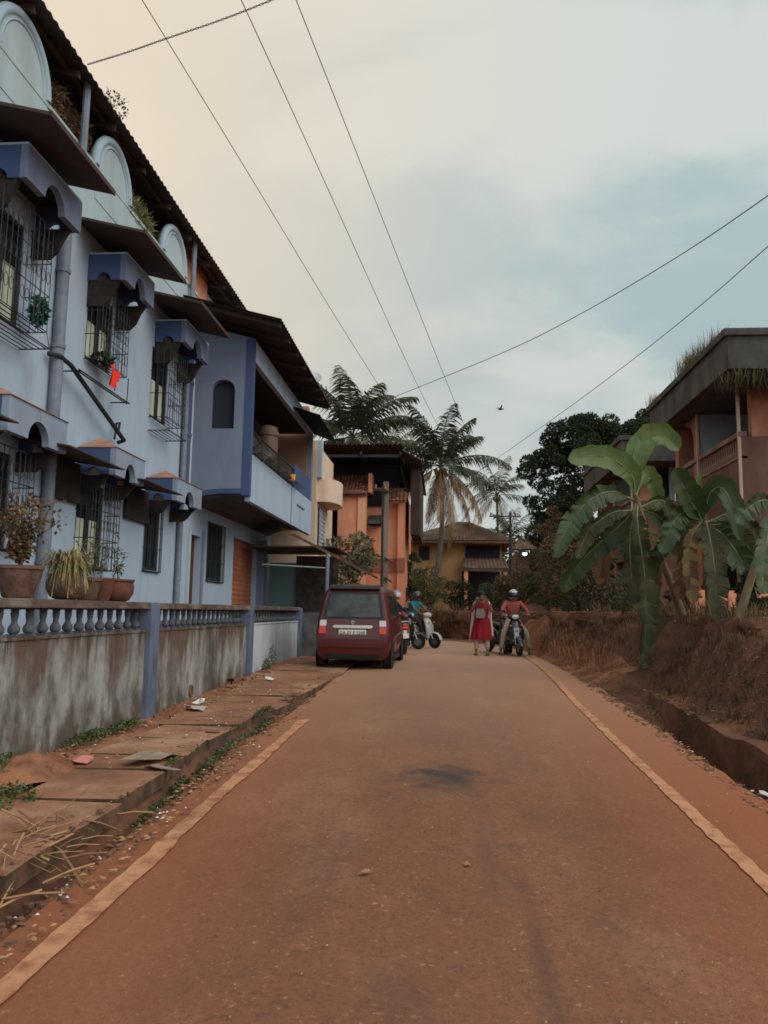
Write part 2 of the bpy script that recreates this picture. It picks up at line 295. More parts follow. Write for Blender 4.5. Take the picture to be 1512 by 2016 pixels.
# ---------------------------------------------------------------- mesh helpers
def tag(o, label=None, cat=None, group=None, kind=None):
    if label: o['label'] = label
    if cat: o['category'] = cat
    if group: o['group'] = group
    if kind: o['kind'] = kind
    return o
def thing(name, label, cat, loc=(0, 0, 0), rz=0, group=None):
    o = bpy.data.objects.new(name, None); COL.objects.link(o); o.location = loc; o.rotation_euler = (0, 0, rz); o.empty_display_size = .2
    return tag(o, label, cat, group)
def origin(o):
    v = Vector((0, 0, 0))
    while o: v += o.location; o = o.parent
    return v
class MB:
    def __init__(s): s.v = []; s.f = []; s.m = []
    def add(s, vs, fs, mi=0):
        k = len(s.v); s.v += [tuple(q) for q in vs]; s.f += [tuple(i+k for i in f) for f in fs]; s.m += [mi]*len(fs); return s
    def box(s, a, b, mi=0):
        x0, x1 = sorted((a[0], b[0])); y0, y1 = sorted((a[1], b[1])); z0, z1 = sorted((a[2], b[2]))
        return s.add([(x0, y0, z0), (x1, y0, z0), (x1, y1, z0), (x0, y1, z0), (x0, y0, z1), (x1, y0, z1), (x1, y1, z1), (x0, y1, z1)],
                     [(0, 3, 2, 1), (4, 5, 6, 7), (0, 1, 5, 4), (1, 2, 6, 5), (2, 3, 7, 6), (3, 0, 4, 7)], mi)
    def obox(s, c, size, rot=(0, 0, 0), mi=0):
        from mathutils import Euler
        e = Euler(rot).to_matrix(); c = Vector(c); h = [q/2 for q in size]
        vs = [c+e@Vector((a*h[0], b*h[1], d*h[2])) for d in (-1, 1) for a, b in ((-1, -1), (1, -1), (1, 1), (-1, 1))]
        return s.add(vs, [(0, 3, 2, 1), (4, 5, 6, 7), (0, 1, 5, 4), (1, 2, 6, 5), (2, 3, 7, 6), (3, 0, 4, 7)], mi)
    def tube(s, pts, r, n=6, mi=0, cap=True):
        pts = [Vector(p) for p in pts]; rs = r if isinstance(r, (list, tuple)) else [r]*len(pts)
        k = len(s.v); up = Vector((0, 0, 1))
        for i, p in enumerate(pts):
            d = (pts[min(i+1, len(pts)-1)]-pts[max(i-1, 0)]).normalized()
            a = d.cross(up)
            if a.length < .05: a = d.cross(Vector((0, 1, 0)))
            a.normalize(); b = d.cross(a)
            for j in range(n):
                t = 2*pi*j/n; s.v.append(tuple(p+(a*cos(t)+b*sin(t))*rs[i]))
        for i in range(len(pts)-1):
            for j in range(n):
                s.f.append((k+i*n+j, k+i*n+(j+1) % n, k+(i+1)*n+(j+1) % n, k+(i+1)*n+j)); s.m.append(mi)
        if cap:
            s.f.append(tuple(k+j for j in range(n))); s.f.append(tuple(k+(len(pts)-1)*n+j for j in range(n))); s.m += [mi, mi]
        return s
    def lathe(s, prof, n=12, c=(0, 0, 0), mi=0, axis='z', sx=1, sy=1):
        k = len(s.v); c = Vector(c)
        for r, z in prof:
            for j in range(n):
                t = 2*pi*j/n
                if axis == 'z': p = (r*cos(t)*sx, r*sin(t)*sy, z)
                elif axis == 'x': p = (z, r*cos(t), r*sin(t))
                else: p = (r*cos(t), z, r*sin(t))
                s.v.append(tuple(c+Vector(p)))
        for i in range(len(prof)-1):
            for j in range(n):
                s.f.append((k+i*n+j, k+i*n+(j+1) % n, k+(i+1)*n+(j+1) % n, k+(i+1)*n+j)); s.m.append(mi)
        s.f.append(tuple(k+j for j in range(n))); s.f.append(tuple(k+(len(prof)-1)*n+j for j in range(n))); s.m += [mi, mi]
        return s
    def prism(s, poly, off, mi=0):
        n = len(poly); a = [Vector(p) for p in poly]; o = Vector(off)
        return s.add(a+[p+o for p in a], [tuple(range(n)), tuple(range(2*n-1, n-1, -1))]+[(i, (i+1) % n, n+(i+1) % n, n+i) for i in range(n)], mi)
    def loft(s, loops, cap=True, mi=0, closed=True):
        n = len(loops[0]); k = len(s.v)
        for lp in loops: s.v += [tuple(p) for p in lp]
        for i in range(len(loops)-1):
            for j in range(n if closed else n-1):
                s.f.append((k+i*n+j, k+i*n+(j+1) % n, k+(i+1)*n+(j+1) % n, k+(i+1)*n+j)); s.m.append(mi)
        if cap: s.f.append(tuple(k+j for j in range(n))); s.f.append(tuple(k+(len(loops)-1)*n+j for j in range(n))); s.m += [mi, mi]
        return s
    def ell(s, c, r, nu=12, nv=8, mi=0, rot=None):
        k = len(s.v); c = Vector(c)
        for i in range(nv+1):
            t = pi*i/nv
            for j in range(nu):
                a = 2*pi*j/nu; p = Vector((r[0]*sin(t)*cos(a), r[1]*sin(t)*sin(a), r[2]*cos(t)))
                if rot is not None: p = rot@p
                s.v.append(tuple(c+p))
        for i in range(nv):
            for j in range(nu):
                s.f.append((k+i*nu+j, k+(i+1)*nu+j, k+(i+1)*nu+(j+1) % nu, k+i*nu+(j+1) % nu)); s.m.append(mi)
        return s
    def build(s, name, mats, parent=None, world=True, smooth=None, fix=True, bevel=0):
        me = bpy.data.meshes.new(name)
        off = origin(parent) if (parent and world) else Vector((0, 0, 0))
        o = bpy.data.objects.new(name, me); COL.objects.link(o)
        if parent is None and world and s.v:
            xs = [p[0] for p in s.v]; ys = [p[1] for p in s.v]; zs = [p[2] for p in s.v]
            off = Vector(((min(xs)+max(xs))/2, (min(ys)+max(ys))/2, min(zs))); o.location = off
        me.from_pydata([(p[0]-off.x, p[1]-off.y, p[2]-off.z) for p in s.v], [], s.f)
        if not isinstance(mats, (list, tuple)): mats = [mats]
        for q in mats: me.materials.append(q)
        if len(mats) > 1: me.polygons.foreach_set('material_index', s.m)
        if fix:
            bm = bmesh.new(); bm.from_mesh(me); bmesh.ops.recalc_face_normals(bm, faces=bm.faces)
            if bevel: bmesh.ops.bevel(bm, geom=[e for e in bm.edges if len(e.link_faces) == 2 and e.calc_face_angle(0) > .6], offset=bevel, segments=2, profile=.6, affect='EDGES')
            bm.to_mesh(me); bm.free()
        if smooth:
            me.polygons.foreach_set('use_smooth', [True]*len(me.polygons)); me.set_sharp_from_angle(angle=R(smooth))
        me.update(); o.parent = parent
        return o
def text_mesh(body, size, depth, name, m, parent, loc, rot):
    cu = bpy.data.curves.new(name, 'FONT'); cu.body = body; cu.size = size; cu.extrude = depth; cu.align_x = 'CENTER'; cu.align_y = 'CENTER'
    t = bpy.data.objects.new('tmp', cu); COL.objects.link(t)
    dg = bpy.context.evaluated_depsgraph_get(); me = bpy.data.meshes.new_from_object(t.evaluated_get(dg))
    bpy.data.objects.remove(t); me.materials.clear(); me.materials.append(m)
    o = bpy.data.objects.new(name, me); COL.objects.link(o); o.parent = parent; o.location = loc; o.rotation_euler = rot
    return o
def skin_into(mb, chains, mi=0, sub=1):
    """chains: list of lists of (x,y,z,r); joints shared by equal coordinates. Adds the skinned surface to mb."""
    vs = []; rs = []; es = []; key = {}
    for ch in chains:
        prev = None
        for x, y, z, r in ch:
            kk = (round(x, 4), round(y, 4), round(z, 4))
            if kk not in key: key[kk] = len(vs); vs.append((x, y, z)); rs.append(r)
            i = key[kk]
            if prev is not None and prev != i: es.append((prev, i))
            prev = i
    me = bpy.data.meshes.new('tmp'); me.from_pydata(vs, es, [])
    o = bpy.data.objects.new('tmp', me); COL.objects.link(o)
    md = o.modifiers.new('s', 'SKIN'); md.use_smooth_shade = True
    for i, r in enumerate(rs):
        d = me.skin_vertices[0].data[i]
        d.radius = (r, r) if not isinstance(r, tuple) else r
        d.use_root = (i == 0)
    sb = o.modifiers.new('b', 'SUBSURF'); sb.levels = sub; sb.render_levels = sub
    dg = bpy.context.evaluated_depsgraph_get(); me2 = bpy.data.meshes.new_from_object(o.evaluated_get(dg))
    mb.add([v.co[:] for v in me2.vertices], [tuple(p.vertices) for p in me2.polygons], mi)
    bpy.data.objects.remove(o)
    return mb
def catmull(P, step=6):
    P = [Vector(p) for p in P]; out = []
    Q = [P[0]*2-P[1]]+P+[P[-1]*2-P[-2]]
    for i in range(1, len(Q)-2):
        for k in range(step):
            t = k/step; a, b, c, d = Q[i-1:i+3]
            out.append(.5*((2*b)+(c-a)*t+(2*a-5*b+4*c-d)*t*t+(3*b-a-3*c+d)*t**3))
    out.append(P[-1]); return out
def leafquad(mb, p, L_, w, d, nrm, mi=0):
    s_ = d.cross(nrm).normalized()*w*.5
    mid = p+d*L_*.45+nrm*L_*.08
    e = p+d*L_
    k = len(mb.v); mb.v += [tuple(p), tuple(mid+s_), tuple(e), tuple(mid-s_)]; mb.f.append((k, k+1, k+2, k+3)); mb.m.append(mi)
def rv():
    while True:
        v = Vector((random.uniform(-1, 1), random.uniform(-1, 1), random.uniform(-1, 1)))
        if .05 < v.length < 1: return v
def crown_mesh(mb, clumps, n, L_, w, up=.2, shell=.5):
    """leaves through the volume of many ellipsoid clumps: (centre, (rx,ry,rz))"""
    wts = [c[1][0]*c[1][1]*c[1][2] for c in clumps]; wts = [q**.67 for q in wts]
    for c in random.choices(clumps, wts, k=n):
        v = rv(); v = v.normalized()*(v.length**shell)
        p = Vector(c[0])+Vector((v.x*c[1][0], v.y*c[1][1], v.z*c[1][2]))
        d = (v*.7+rv()).normalized(); nr = (rv()+Vector((0, 0, up*2))).normalized()
        leafquad(mb, p, L_*random.uniform(.6, 1.3), w*random.uniform(.7, 1.2), d, nr)
def tree_clumps(c, r, n, cr):
    out = []
    for i in range(n):
        v = rv(); v = v.normalized()*(v.length**.35)
        k = cr*random.uniform(.6, 1.25)
        out.append(((c[0]+v.x*r[0], c[1]+v.y*r[1], c[2]+v.z*r[2]), (k, k, k*.75)))
    return out
# ---------------------------------------------------------------- terrain
def zr(y):
    if y < -5: return -.165
    if y < 12: return .033*y
    if y < 18.3:
        t = (y-12)/6.3; return .396+.104*(2*t-t*t)
    return .5
def zl(y):     # level beside the compound wall
    P = [(-10, .05), (0, .16), (3, .22), (6, .285), (10, .325), (14, .42), (16, .49), (18.3, .5), (500, .5)]
    for (a, b), (c, d) in zip(P, P[1:]):
        if y <= c: return b+(d-b)*max(0, (y-a))/(c-a)
    return .5
def path_edge(y):  # footpath edge x
    P = [(-10, -2.2), (5, -2.2), (8.1, -2.3), (10.8, -2.12), (15, -1.86), (16.5, -1.9), (60, -1.9)]
    for (a, b), (c, d) in zip(P, P[1:]):
        if y <= c: return b+(d-b)*max(0, (y-a))/(c-a)
    return -1.9
def nz3(x, y, s, a): return noise.noise(Vector((x*s, y*s, 3.1)))*a
def zt(x, y):
    z = zr(y)-.012
    if x < path_edge(y):
        z = zl(y)-.03 + (0 if x > -3.3 else .02)
    elif x < -1.85: z = zr(y)-.012 - (.07 if x < path_edge(y)+.15 and y < 14.5 else 0) + nz3(x, y, 4, .025)
    if x > 2.35 and y < 30:
        z += nz3(x, y, 3, .05)
        if y < 11.5 and 2.48+nz3(3, y, 1.2, .09) < x < 3.12: z = zr(y)-.42
        elif y < 14 and 2.5 < x < 3.1: z = zr(y)-.42*max(0, (14-y)/2.5)**.7*(.6+noise.noise(Vector((0, y*1.5, 0)))*.6)+nz3(x, y, 5, .06)
        elif x > 3.3: z = zr(y)+.02+min(.95, (x-3.3)*.28+max(0, x-3.48)*1.15)+nz3(x, y, 3, .10)+nz3(x, y, 9, .03)
        if y > 13.5: z = zr(y)+min(.95, max(0, x-2.35)*.35+max(0, x-(3.2-max(0, y-14)*.09))*.9)*(1+noise.noise(Vector((x, y*.5, 1)))*.35)+nz3(x, y, 3, .07)
    return z
xs = [-600, -200, -60, -25, -12, -8, -6, -5, -4.4, -3.9, -3.7, -3.5, -3.3, -3.15]+[-3.0+.08*i for i in range(19)]+[-1.4, -1, -.5, 0, .5, 1, 1.5, 1.8, 2.0, 2.2]+[2.32+.07*i for i in range(34)]+[4.9, 5.2, 6, 8, 12, 25, 60, 200, 600]
ys = [-60, -20, -8, -4, -2, 0, 1, 2]+[2.5+.13*i for i in range(160)]+[24, 25, 26, 27, 28, 30, 33, 36, 40, 50, 70, 120, 300, 900]
g = MB()
g.v = [(x, y, zt(x, y) if y < 60 else .45) for y in ys for x in xs]
nx = len(xs)
g.f = [(j*nx+i, j*nx+i+1, (j+1)*nx+i+1, (j+1)*nx+i) for j in range(len(ys)-1) for i in range(nx-1)]; g.m = [0]*len(g.f)
# earth on the footpath side and in the garden, dusty rubble on the road verges
g.m = [2 if ((xs[i] > 2.42 and ys[j] < 13.5) or (xs[i] > 3.1 and ys[j] < 20) or (path_edge(ys[j])-.1 < xs[i] < path_edge(ys[j])+.15 and ys[j] < 14)) else 1 if (-2.5 < xs[i] < 3.4 and ys[j] < 40) else 0 for j in range(len(ys)-1) for i in range(nx-1)]  # dark soil beside the slabs also paints the shadow along their edge
tag(g.build('ground', [M['earth'], M['shoulder'], M['soil']], world=False, smooth=60), kind='structure')

ctr = catmull([(0, -8, 0), (0, -2, 0), (0, 4, 0), (.03, 10, 0), (.08, 15, 0), (.15, 19, 0), (0, 23.5, 0), (-.9, 28, 0), (-3.0, 31.5, 0), (-7, 34, 0), (-14, 36, 0), (-30, 38, 0), (-60, 40, 0)], 14)
rd = MB()
for i, c in enumerate(ctr):
    d = (ctr[min(i+1, len(ctr)-1)]-ctr[max(0, i-1)]); d.normalize(); n_ = Vector((d.y, -d.x, 0))
    for k, o_ in enumerate((-1.98, -1.5, -.8, 0, .8, 1.5, 2.2, 2.42)):
        j = noise.noise(Vector((c.y*1.7, o_, 0)))*.09 if k in (0, 7) else 0
        p = c+n_*(o_+j)
        rd.v.append((p.x, p.y, zr(c.y)+.02*(1-(o_/2.2)**2)-(.0 if 0 < k < 7 else .006)))
    if i:
        for k in range(7): a = (i-1)*8+k; rd.f.append((a, a+1, a+9, a+8)); rd.m.append(0)
tag(rd.build('road', M['road'], world=False, smooth=60), kind='structure')
def stripe(name, pts, w):
    s = MB(); P = catmull(pts, 26)
    for i, c in enumerate(P):
        d = (P[min(i+1, len(P)-1)]-P[max(0, i-1)]).normalized(); n_ = Vector((d.y, -d.x, 0))
        for sgn in (-1, 1):
            j = noise.noise(Vector((c.y*7, sgn*3, c.x)))*.016+noise.noise(Vector((c.y*1.3, sgn*5, c.x)))*.014
            p = c+n_*sgn*(w/2+j); o_ = p.x
            s.v.append((p.x, p.y, zr(c.y)+.02*(1-(o_/2.2)**2)+(.008 if c.y < 12 else .016)))
        if i: a = 2*(i-1); s.f.append((a, a+1, a+3, a+2)); s.m.append(0)
    return tag(s.build(name, M['line'], world=False), kind='structure')
stripe('road_marking', [(-1.745, 0, 0), (-1.735, 2, 0), (-1.73, 3.2, 0), (-1.72, 4.3, 0), (-1.72, 6.2, 0), (-1.69, 8, 0), (-1.68, 9.5, 0)], .115)
stripe('road_marking', [(1.74, 0, 0), (1.75, 3, 0), (1.76, 4.7, 0), (1.77, 6.9, 0), (1.79, 9, 0), (1.82, 11.7, 0), (1.93, 15.4, 0), (2.02, 20, 0), (2.0, 23, 0)], .105)

# footpath: concrete drain covers laid crosswise, some sunk or broken
fp = MB(); y = .4; i = 0
while y < 16.2:
    l_ = random.choice((.52, .6, .6, .9)) if y < 12 else 1.3
    e0, e1 = path_edge(y)+random.uniform(-.06, .03), path_edge(y+l_)+random.uniform(-.06, .03)
    xi = -3.25 if y > 9 else -3.12+noise.noise(Vector((0, y, 0)))*.25
    z = zl(y)+.035+random.uniform(-.012, .012); z1 = zl(y+l_)+.035+random.uniform(-.006, .006); g_ = random.uniform(.008, .03) if y < 12 else .008
    if not (6.55 < y < 6.9):
        tl = random.uniform(-.035, .035)
        top = [(xi, y+g_, z), (e0, y+g_+tl, z+tl*.4), (e1, y+l_-g_, z1+tl*.4), (xi, y+l_-g_+tl, z1)]
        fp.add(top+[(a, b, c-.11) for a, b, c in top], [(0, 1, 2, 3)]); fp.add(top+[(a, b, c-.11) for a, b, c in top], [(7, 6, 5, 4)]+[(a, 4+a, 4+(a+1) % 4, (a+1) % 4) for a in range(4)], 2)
        if y < 9.5:      # lifting hole ring
            fp.lathe([(.052, z+.004), (.06, z+.010), (.075, z+.010), (.08, z+.003)], 14, ((e0+xi)/2+.28, y+l_*.5, 0), 1, sy=.7)
    y += l_; i += 1
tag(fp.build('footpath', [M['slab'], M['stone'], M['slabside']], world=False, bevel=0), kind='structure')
# concrete lip along the drain on the right
dr = MB(); Pd = [(3.2, -2), (3.2, 4), (3.22, 7), (3.2, 8.5), (3.1, 9.8), (3.0, 10.6)]
for i, (x, y) in enumerate([(3.2, -2+.25*k) for k in range(50)]):
    z = zr(y)+.0
    x += nz3(0, y, 1.5, .04)-max(0, y-8.5)*.09
    ztop = (.02+nz3(5, y, 2.0, .05) - (max(0, y-9.8)*.5))
    dr.v += [(x-.06, y, z-.5), (x-.05, y, z+ztop), (x+.13, y, z+ztop+.01), (x+.16, y, z-.5)]
    if i:
        a = 4*(i-1); dr.f += [(a+k, a+k+1, a+k+5, a+k+4) for k in range(3)]; dr.m += [0]*3
tag(dr.build('drain_kerb', mat('drain_concrete', (.20, .085, .05), .9, (.12, .055, .035), 3, bump=.5, bscale=12), world=False, smooth=40), kind='structure')

# laterite bank with the raised gardens behind it
bk = MB(); Pb = catmull([(4.15, -12, 0), (4.12, -4, 0), (4.1, 2, 0), (4.1, 7, 0), (4.05, 11, 0), (3.8, 14.5, 0), (3.25, 18, 0), (2.9, 21, 0), (2.8, 25, 0), (2.6, 29, 0), (1.7, 32.5, 0), (-1, 35.3, 0), (-5, 37.3, 0), (-14, 39.5, 0), (-30, 42, 0), (-70, 46, 0)] , 40)
prof = [(0, -.15), (.04, .12), (.06, .22), (.08, .3), (.10, .4), (.12, .5), (.14, .6), (.15, .7), (.165, .8), (.18, .9), (.19, .98), (.20, 1.05), (.22, 1.13), (.25, 1.2), (.34, 1.3), (.6, 1.33), (1.2, 1.34), (2.2, 1.34), (5, 1.34), (15, 1.36), (60, 1.4), (400, 1.4)]
for i, c in enumerate(Pb):
    d = (Pb[min(i+1, len(Pb)-1)]-Pb[max(0, i-1)]).normalized(); n_ = Vector((d.y, -d.x, 0))
    hh = min(1.0, .86+.014*max(0, c.y))+nz3(c.x, c.y, .5, .05)
    for k, (o_, z_) in enumerate(prof):
        q = Vector((c.x*2, c.y*2, z_*2.6)); nn = noise.noise(q)*.16+noise.noise(q*2.3)*.10+noise.noise(q*6)*.045
        if k > 18: nn *= .2
        p = c+n_*(o_-nn*1.1)
        bk.v.append((p.x, p.y, zr(c.y)*(1-z_/1.4*.35)+z_*hh+nn*.25*(1 if k < 19 else 0)-(.1 if k == 0 else 0)))
    if i:
        n2 = len(prof)
        for k in range(n2-1): a = (i-1)*n2+k; bk.f.append((a, a+1, a+n2+1, a+n2)); bk.m.append(0 if k < 15 else 1)
tag(bk.build('earth_bank', [M['bank'], M['earth']], world=False, smooth=50), kind='structure')
def zplat(y): return zr(y)*.66+1.34*min(1.0, .86+.014*max(0, y))

# ---------------------------------------------------------------- compound wall with balusters
wl = thing('compound_wall', 'long stained plaster compound wall with baluster railing and blue grey piers beside the footpath', 'wall', (-3.7, 12, .28))
PY = [4.6, 9.46, 14.3, 19.2]
ZC = 1.66
bays = [(2.0, 4.6), (4.6, 9.46), (9.46, 14.3), (14.3, 19.2)]
for bi, (a, b) in enumerate(bays):
    a2, b2 = a+(.14 if bi else 0), b-.14
    w = MB()
    # low wall as a displaced sheet plus solid core
    n_ = 30
    w.box((-3.79, a2, -.1), (-3.61, b2, 1.325)); w.box((-3.80, a2, 1.325), (-3.595, b2, 1.352))
    w.build('low_wall', M['wallstain'] if bi < 3 else M['wallclean'], wl, bevel=.004)
    cp = MB(); cp.box((-3.84, a2 if bi else a, 1.600), (-3.56, b2, ZC+.02)); cp.build('cap_rail', M['cap'], wl, bevel=.012)
    if bi == 0: rng = [a+.12+.235*k for k in range(10)]
    else:
        cnt = 19; rng = [a2+.12+(b2-a2-.24)*k/(cnt-1) for k in range(cnt)]
    for yb in rng:
        c = MB(); z0 = 1.352
        c.box((-3.75, yb-.048, z0), (-3.65, yb+.048, z0+.022))
        c.lathe([(.030, z0+.022), (.046, z0+.035), (.052, z0+.06), (.046, z0+.085), (.028, z0+.11), (.024, z0+.135), (.030, z0+.16), (.034, z0+.19), (.036, z0+.205), (.030, z0+.215), (.042, z0+.225), (.030, z0+.232)], 10, (-3.70, yb, 0))
        c.box((-3.75, yb-.042, z0+.232), (-3.65, yb+.042, 1.600))
        c.build('baluster', M['bal'], wl, smooth=45)
for yp in PY:
    q = MB(); q.box((-3.86, yp-.14, 0), (-3.545, yp+.14, ZC+.005)); q.build('pier', M['pillar'], wl, bevel=.012)
dh = MB(); dh.lathe([(.09, 0), (.085, .02), (.06, .02), (.055, -.03)], 14, (-3.605, 11.1, .46), axis='x'); dh.build('drain_outlet', M['stone'], wl)
# pots standing on the cap rail
def pot(name, label, y, prof, m, x=-3.69, sc=1.0, group=None):
    t = thing(name, label, 'plant pot', (x, y, ZC+.02), group=group)
    q = MB(); q.lathe([(r*sc, z*sc+ZC+.02) for r, z in prof], 20, (x, y, 0)); q.build('pot', m, t, smooth=40)
    return t
def stems(mb, base, n, h, spread, r=.004, mi=0):
    tips = []
    for i in range(n):
        a = random.uniform(0, 2*pi); e = Vector((cos(a)*spread*random.random(), sin(a)*spread*random.random(), h*random.uniform(.6, 1)))
        b = Vector(base); pts = [b+Vector((e.x*t*t, e.y*t*t, e.z*t))+rv()*.015 for t in (0, .3, .6, 1)]
        mb.tube(pts, [r, r*.8, r*.6, r*.4], 4, mi); tips += pts[1:]
    return tips
tp = pot('potted_plant', 'tapered clay pot with a bushy reddish brown plant, nearest on the wall', 6.55, [(.11, 0), (.13, .02), (.19, .24), (.205, .25), (.205, .28), (.18, .28), (.17, .25)], M['potgrey'])
b = MB(); s_ = MB(); tips = stems(s_, (-3.69, 6.55, 1.95), 26, .62, .30, .006)
for tpp in tips:
    for k in range(16): leafquad(b, tpp+rv()*.085, .045, .03, rv().normalized(), rv().normalized())
s_.build('stem', M['bark'], tp); b.build('foliage', mat('red_brown_leaves', (.12, .06, .032), .85, island=.5, c2=(.10, .085, .035), scale=9, lo=.5, hi=.55), tp)
tp = pot('potted_plant', 'round grey brown pot overflowing with yellow dry grass on the wall', 7.42, [(.09, 0), (.15, .03), (.19, .10), (.195, .16), (.17, .23), (.165, .25), (.14, .25)], M['potgrey'])
b = MB()
for i in range(420):
    a = random.uniform(0, 2*pi); r = random.uniform(.0, .13); base = Vector((-3.69+cos(a)*r, 7.42+sin(a)*r, 1.92)); o_ = Vector((cos(a), sin(a), 0))
    h = random.uniform(.10, .26); rr = random.uniform(.04, .16); dn = random.uniform(.0, .22) if random.random() < .55 else 0
    pts = [base, base+o_*rr*.4+Vector((0, 0, h*.8)), base+o_*rr+Vector((0, 0, h-dn*.5)), base+o_*(rr+.05)+Vector((0, 0, h*.7-dn*1.4))]
    side = Vector((-o_.y, o_.x, 0))*.004
    k = len(b.v)
    for q in pts: b.v += [tuple(q-side), tuple(q+side)]
    for j in range(3): b.f.append((k+2*j, k+2*j+1, k+2*j+3, k+2*j+2)); b.m.append(0)
b.build('foliage', mat('yellow_grass', (.26, .19, .085), .85, (.11, .12, .04), 9, lo=.45, hi=.6, island=.4), tp)
for (y, lab, pr, mm, h, nn) in ((7.86, 'small grey clay pot with a thin seedling right behind the grass pot', [(.08, 0), (.10, .02), (.13, .19), (.15, .20), (.15, .235), (.12, .235)], M['potgrey'], .52, 5),
    (8.18, 'brown clay pot with a sparse tall green plant next to the rounded red pot', [(.09, 0), (.10, .02), (.15, .22), (.16, .225), (.155, .245), (.12, .24)], M['pot'], .5, 5),
    (8.60, 'rounded dark red clay pot, farthest of the pots on the wall', [(.10, 0), (.14, .02), (.18, .09), (.185, .16), (.175, .21), (.19, .225), (.19, .245), (.15, .24)], M['pot'], .34, 7)):
    tp = pot('potted_plant', lab, y, pr, mm)
    s_ = MB(); b = MB(); tips = stems(s_, (-3.69, y, 1.9), nn, h, .16)
    for tpp in tips:
        for k in range(7): leafquad(b, tpp+rv()*.05, .05, .016, rv().normalized(), rv().normalized())
    s_.build('stem', M['bananarib'], tp); b.build('foliage', M['weed'], tp)

# ---------------------------------------------------------------- blue house
FX = -5.5
bh = thing('blue_house', 'long two storey pale blue house with deep blue window hoods on the left', 'house', (-8, 14, .3))
def holes_wall(mb, fixed, axis, u0, u1, z0, z1, holes, t, mi=0):
    us = sorted(set([u0, u1]+[h[0] for h in holes]+[h[1] for h in holes]))
    for a, b in zip(us, us[1:]):
        zs = [z0]
        hh = sorted([h for h in holes if h[0] <= a+1e-6 and h[1] >= b-1e-6], key=lambda h: h[2])
        segs = []; z = z0
        for h in hh: segs.append((z, h[2])); z = h[3]
        segs.append((z, z1))
        for s0, s1 in segs:
            if s1-s0 > 1e-4:
                if axis == 'x': mb.box((fixed, a, s0), (fixed+t, b, s1), mi)
                else: mb.box((a, fixed, s0), (b, fixed+t, s1), mi)
UW = [(8.0, 9.3, 5.12, 6.5), (11.15, 12.05, 5.36, 6.5), (13.8, 14.65, 5.12, 6.45)]
GW = [(8.3, 9.4, 2.3, 3.5), (11.2, 12.1, 2.2, 3.5), (13.87, 14.6, 2.3, 3.52), (17.66, 18.9, 2.26, 3.6)]
DOOR = (16.4, 17.2, .5, 3.2); SHUT = (19.9, 22.4, .5, 3.45)
w = MB()
holes_wall(w, FX-.25, 'x', 4, 24.1, 0, 7.4, UW+GW+[DOOR, SHUT], .25)
w.box((-12, 4, 0), (FX-.25, 4.2, 7.4)); w.box((-12, 23.9, 0), (FX-.25, 24.1, 7.4)); w.box((-12, 4.2, 7.3), (FX-.25, 23.9, 7.4)); w.box((-12.2, 4, 0), (-12, 24.1, 9.6))
w.box((-5.62, 4, 7.4), (-5.5, 16.2, 8.37))
w.build('wall', M['bluewhite'], bh)
w = MB(); w.box((-5.72, 4, 8.37), (-5.46, 16.15, 8.44)); w.build('parapet_coping', M['white'], bh, bevel=.01)
pw = MB(); pw.box((-5.495, 4, 7.32), (-5.480, 16.15, 8.36)); pw.build('parapet', M['white'], bh)
for yc in (8.92, 11.72, 14.62):
    hw = .64; H_ = .70
    arc = [(cos(pi*k/20)*hw, sin(pi*k/20)*H_+.0) for k in range(21)]
    a = MB(); a.prism([(-5.60, yc+hw, 7.9)]+[(-5.60, yc+x, 8.44+z) for x, z in arc]+[(-5.60, yc-hw, 7.9)], (.13, 0, 0)); ar = a.build('arch_panel', M['white'], bh)
    r_ = MB(); r_.tube([(-5.50, yc+x*1.0, 8.44+z*1.0) for x, z in arc], .075, 8)
    r_.tube([(-5.47, yc+x*.80, 8.44+z*.84) for x, z in arc], .018, 6); r_.build('arch_rim', mat('blue_grey_rim', (.33, .42, .50), .85), ar, smooth=60)
# terrace
t_ = MB(); t_.box((-7.6, 4, 7.4), (-7.5, 15.2, 9.8)); t_.build('terrace_wall', mat('dark_terrace_wall', (.05, .045, .04), .9), bh)
t_ = MB(); t_.box((-7.5, 15.2, 7.4), (-5.75, 17.6, 9.45)); t_.build('terrace_room', M['peach'], bh)
t_ = MB(); t_.box((-7.5, 17.65, 7.4), (-5.85, 19.2, 9.2)); t_.build('terrace_room', M['white'], bh)
for yy in (10.45, 15.5): q = MB(); q.tube([(-5.38, yy, 8.1), (-5.38, yy, 9.38)], .055, 8); q.build('roof_post', M['pipe'], bh, smooth=40)
# corrugated roof
def corrugated(a, b, c, d, period, amp, th=.012, n_per=4, m2=None):
    """sheet a-b (eave) to d-c (ridge); corrugations run from eave to ridge"""
    a, b, c, d = map(Vector, (a, b, c, d)); n = max(2, int((b-a).length/period*n_per)); mb = MB()
    nn = (b-a).cross(d-a).normalized()
    if nn.z < 0: nn = -nn
    for i in range(n+1):
        t = i/n; o_ = nn*sin(2*pi*i/n_per)*amp
        p = a.lerp(b, t)+o_; q = d.lerp(c, t)+o_
        mb.v += [tuple(p), tuple(q), tuple(q-nn*th), tuple(p-nn*th)]
        if i:
            k = 4*(i-1)
            for u in range(4): mb.f.append((k+u, k+(u+1) % 4, k+4+(u+1) % 4, k+4+u)); mb.m.append(0)
    return mb
rm = mat('roof_sheet', (.085, .068, .056), .85, (.05, .042, .038), 1.5, c3=(.14, .08, .05), scale3=.8, lo3=.55, hi3=.75)
r_ = corrugated((-5.2, 3, 9.30), (-5.2, 19.4, 9.30), (-10.4, 19.4, 10.84), (-10.4, 3, 10.84), .17, .013); rf = r_.build('roof', rm, bh)
r2 = MB()
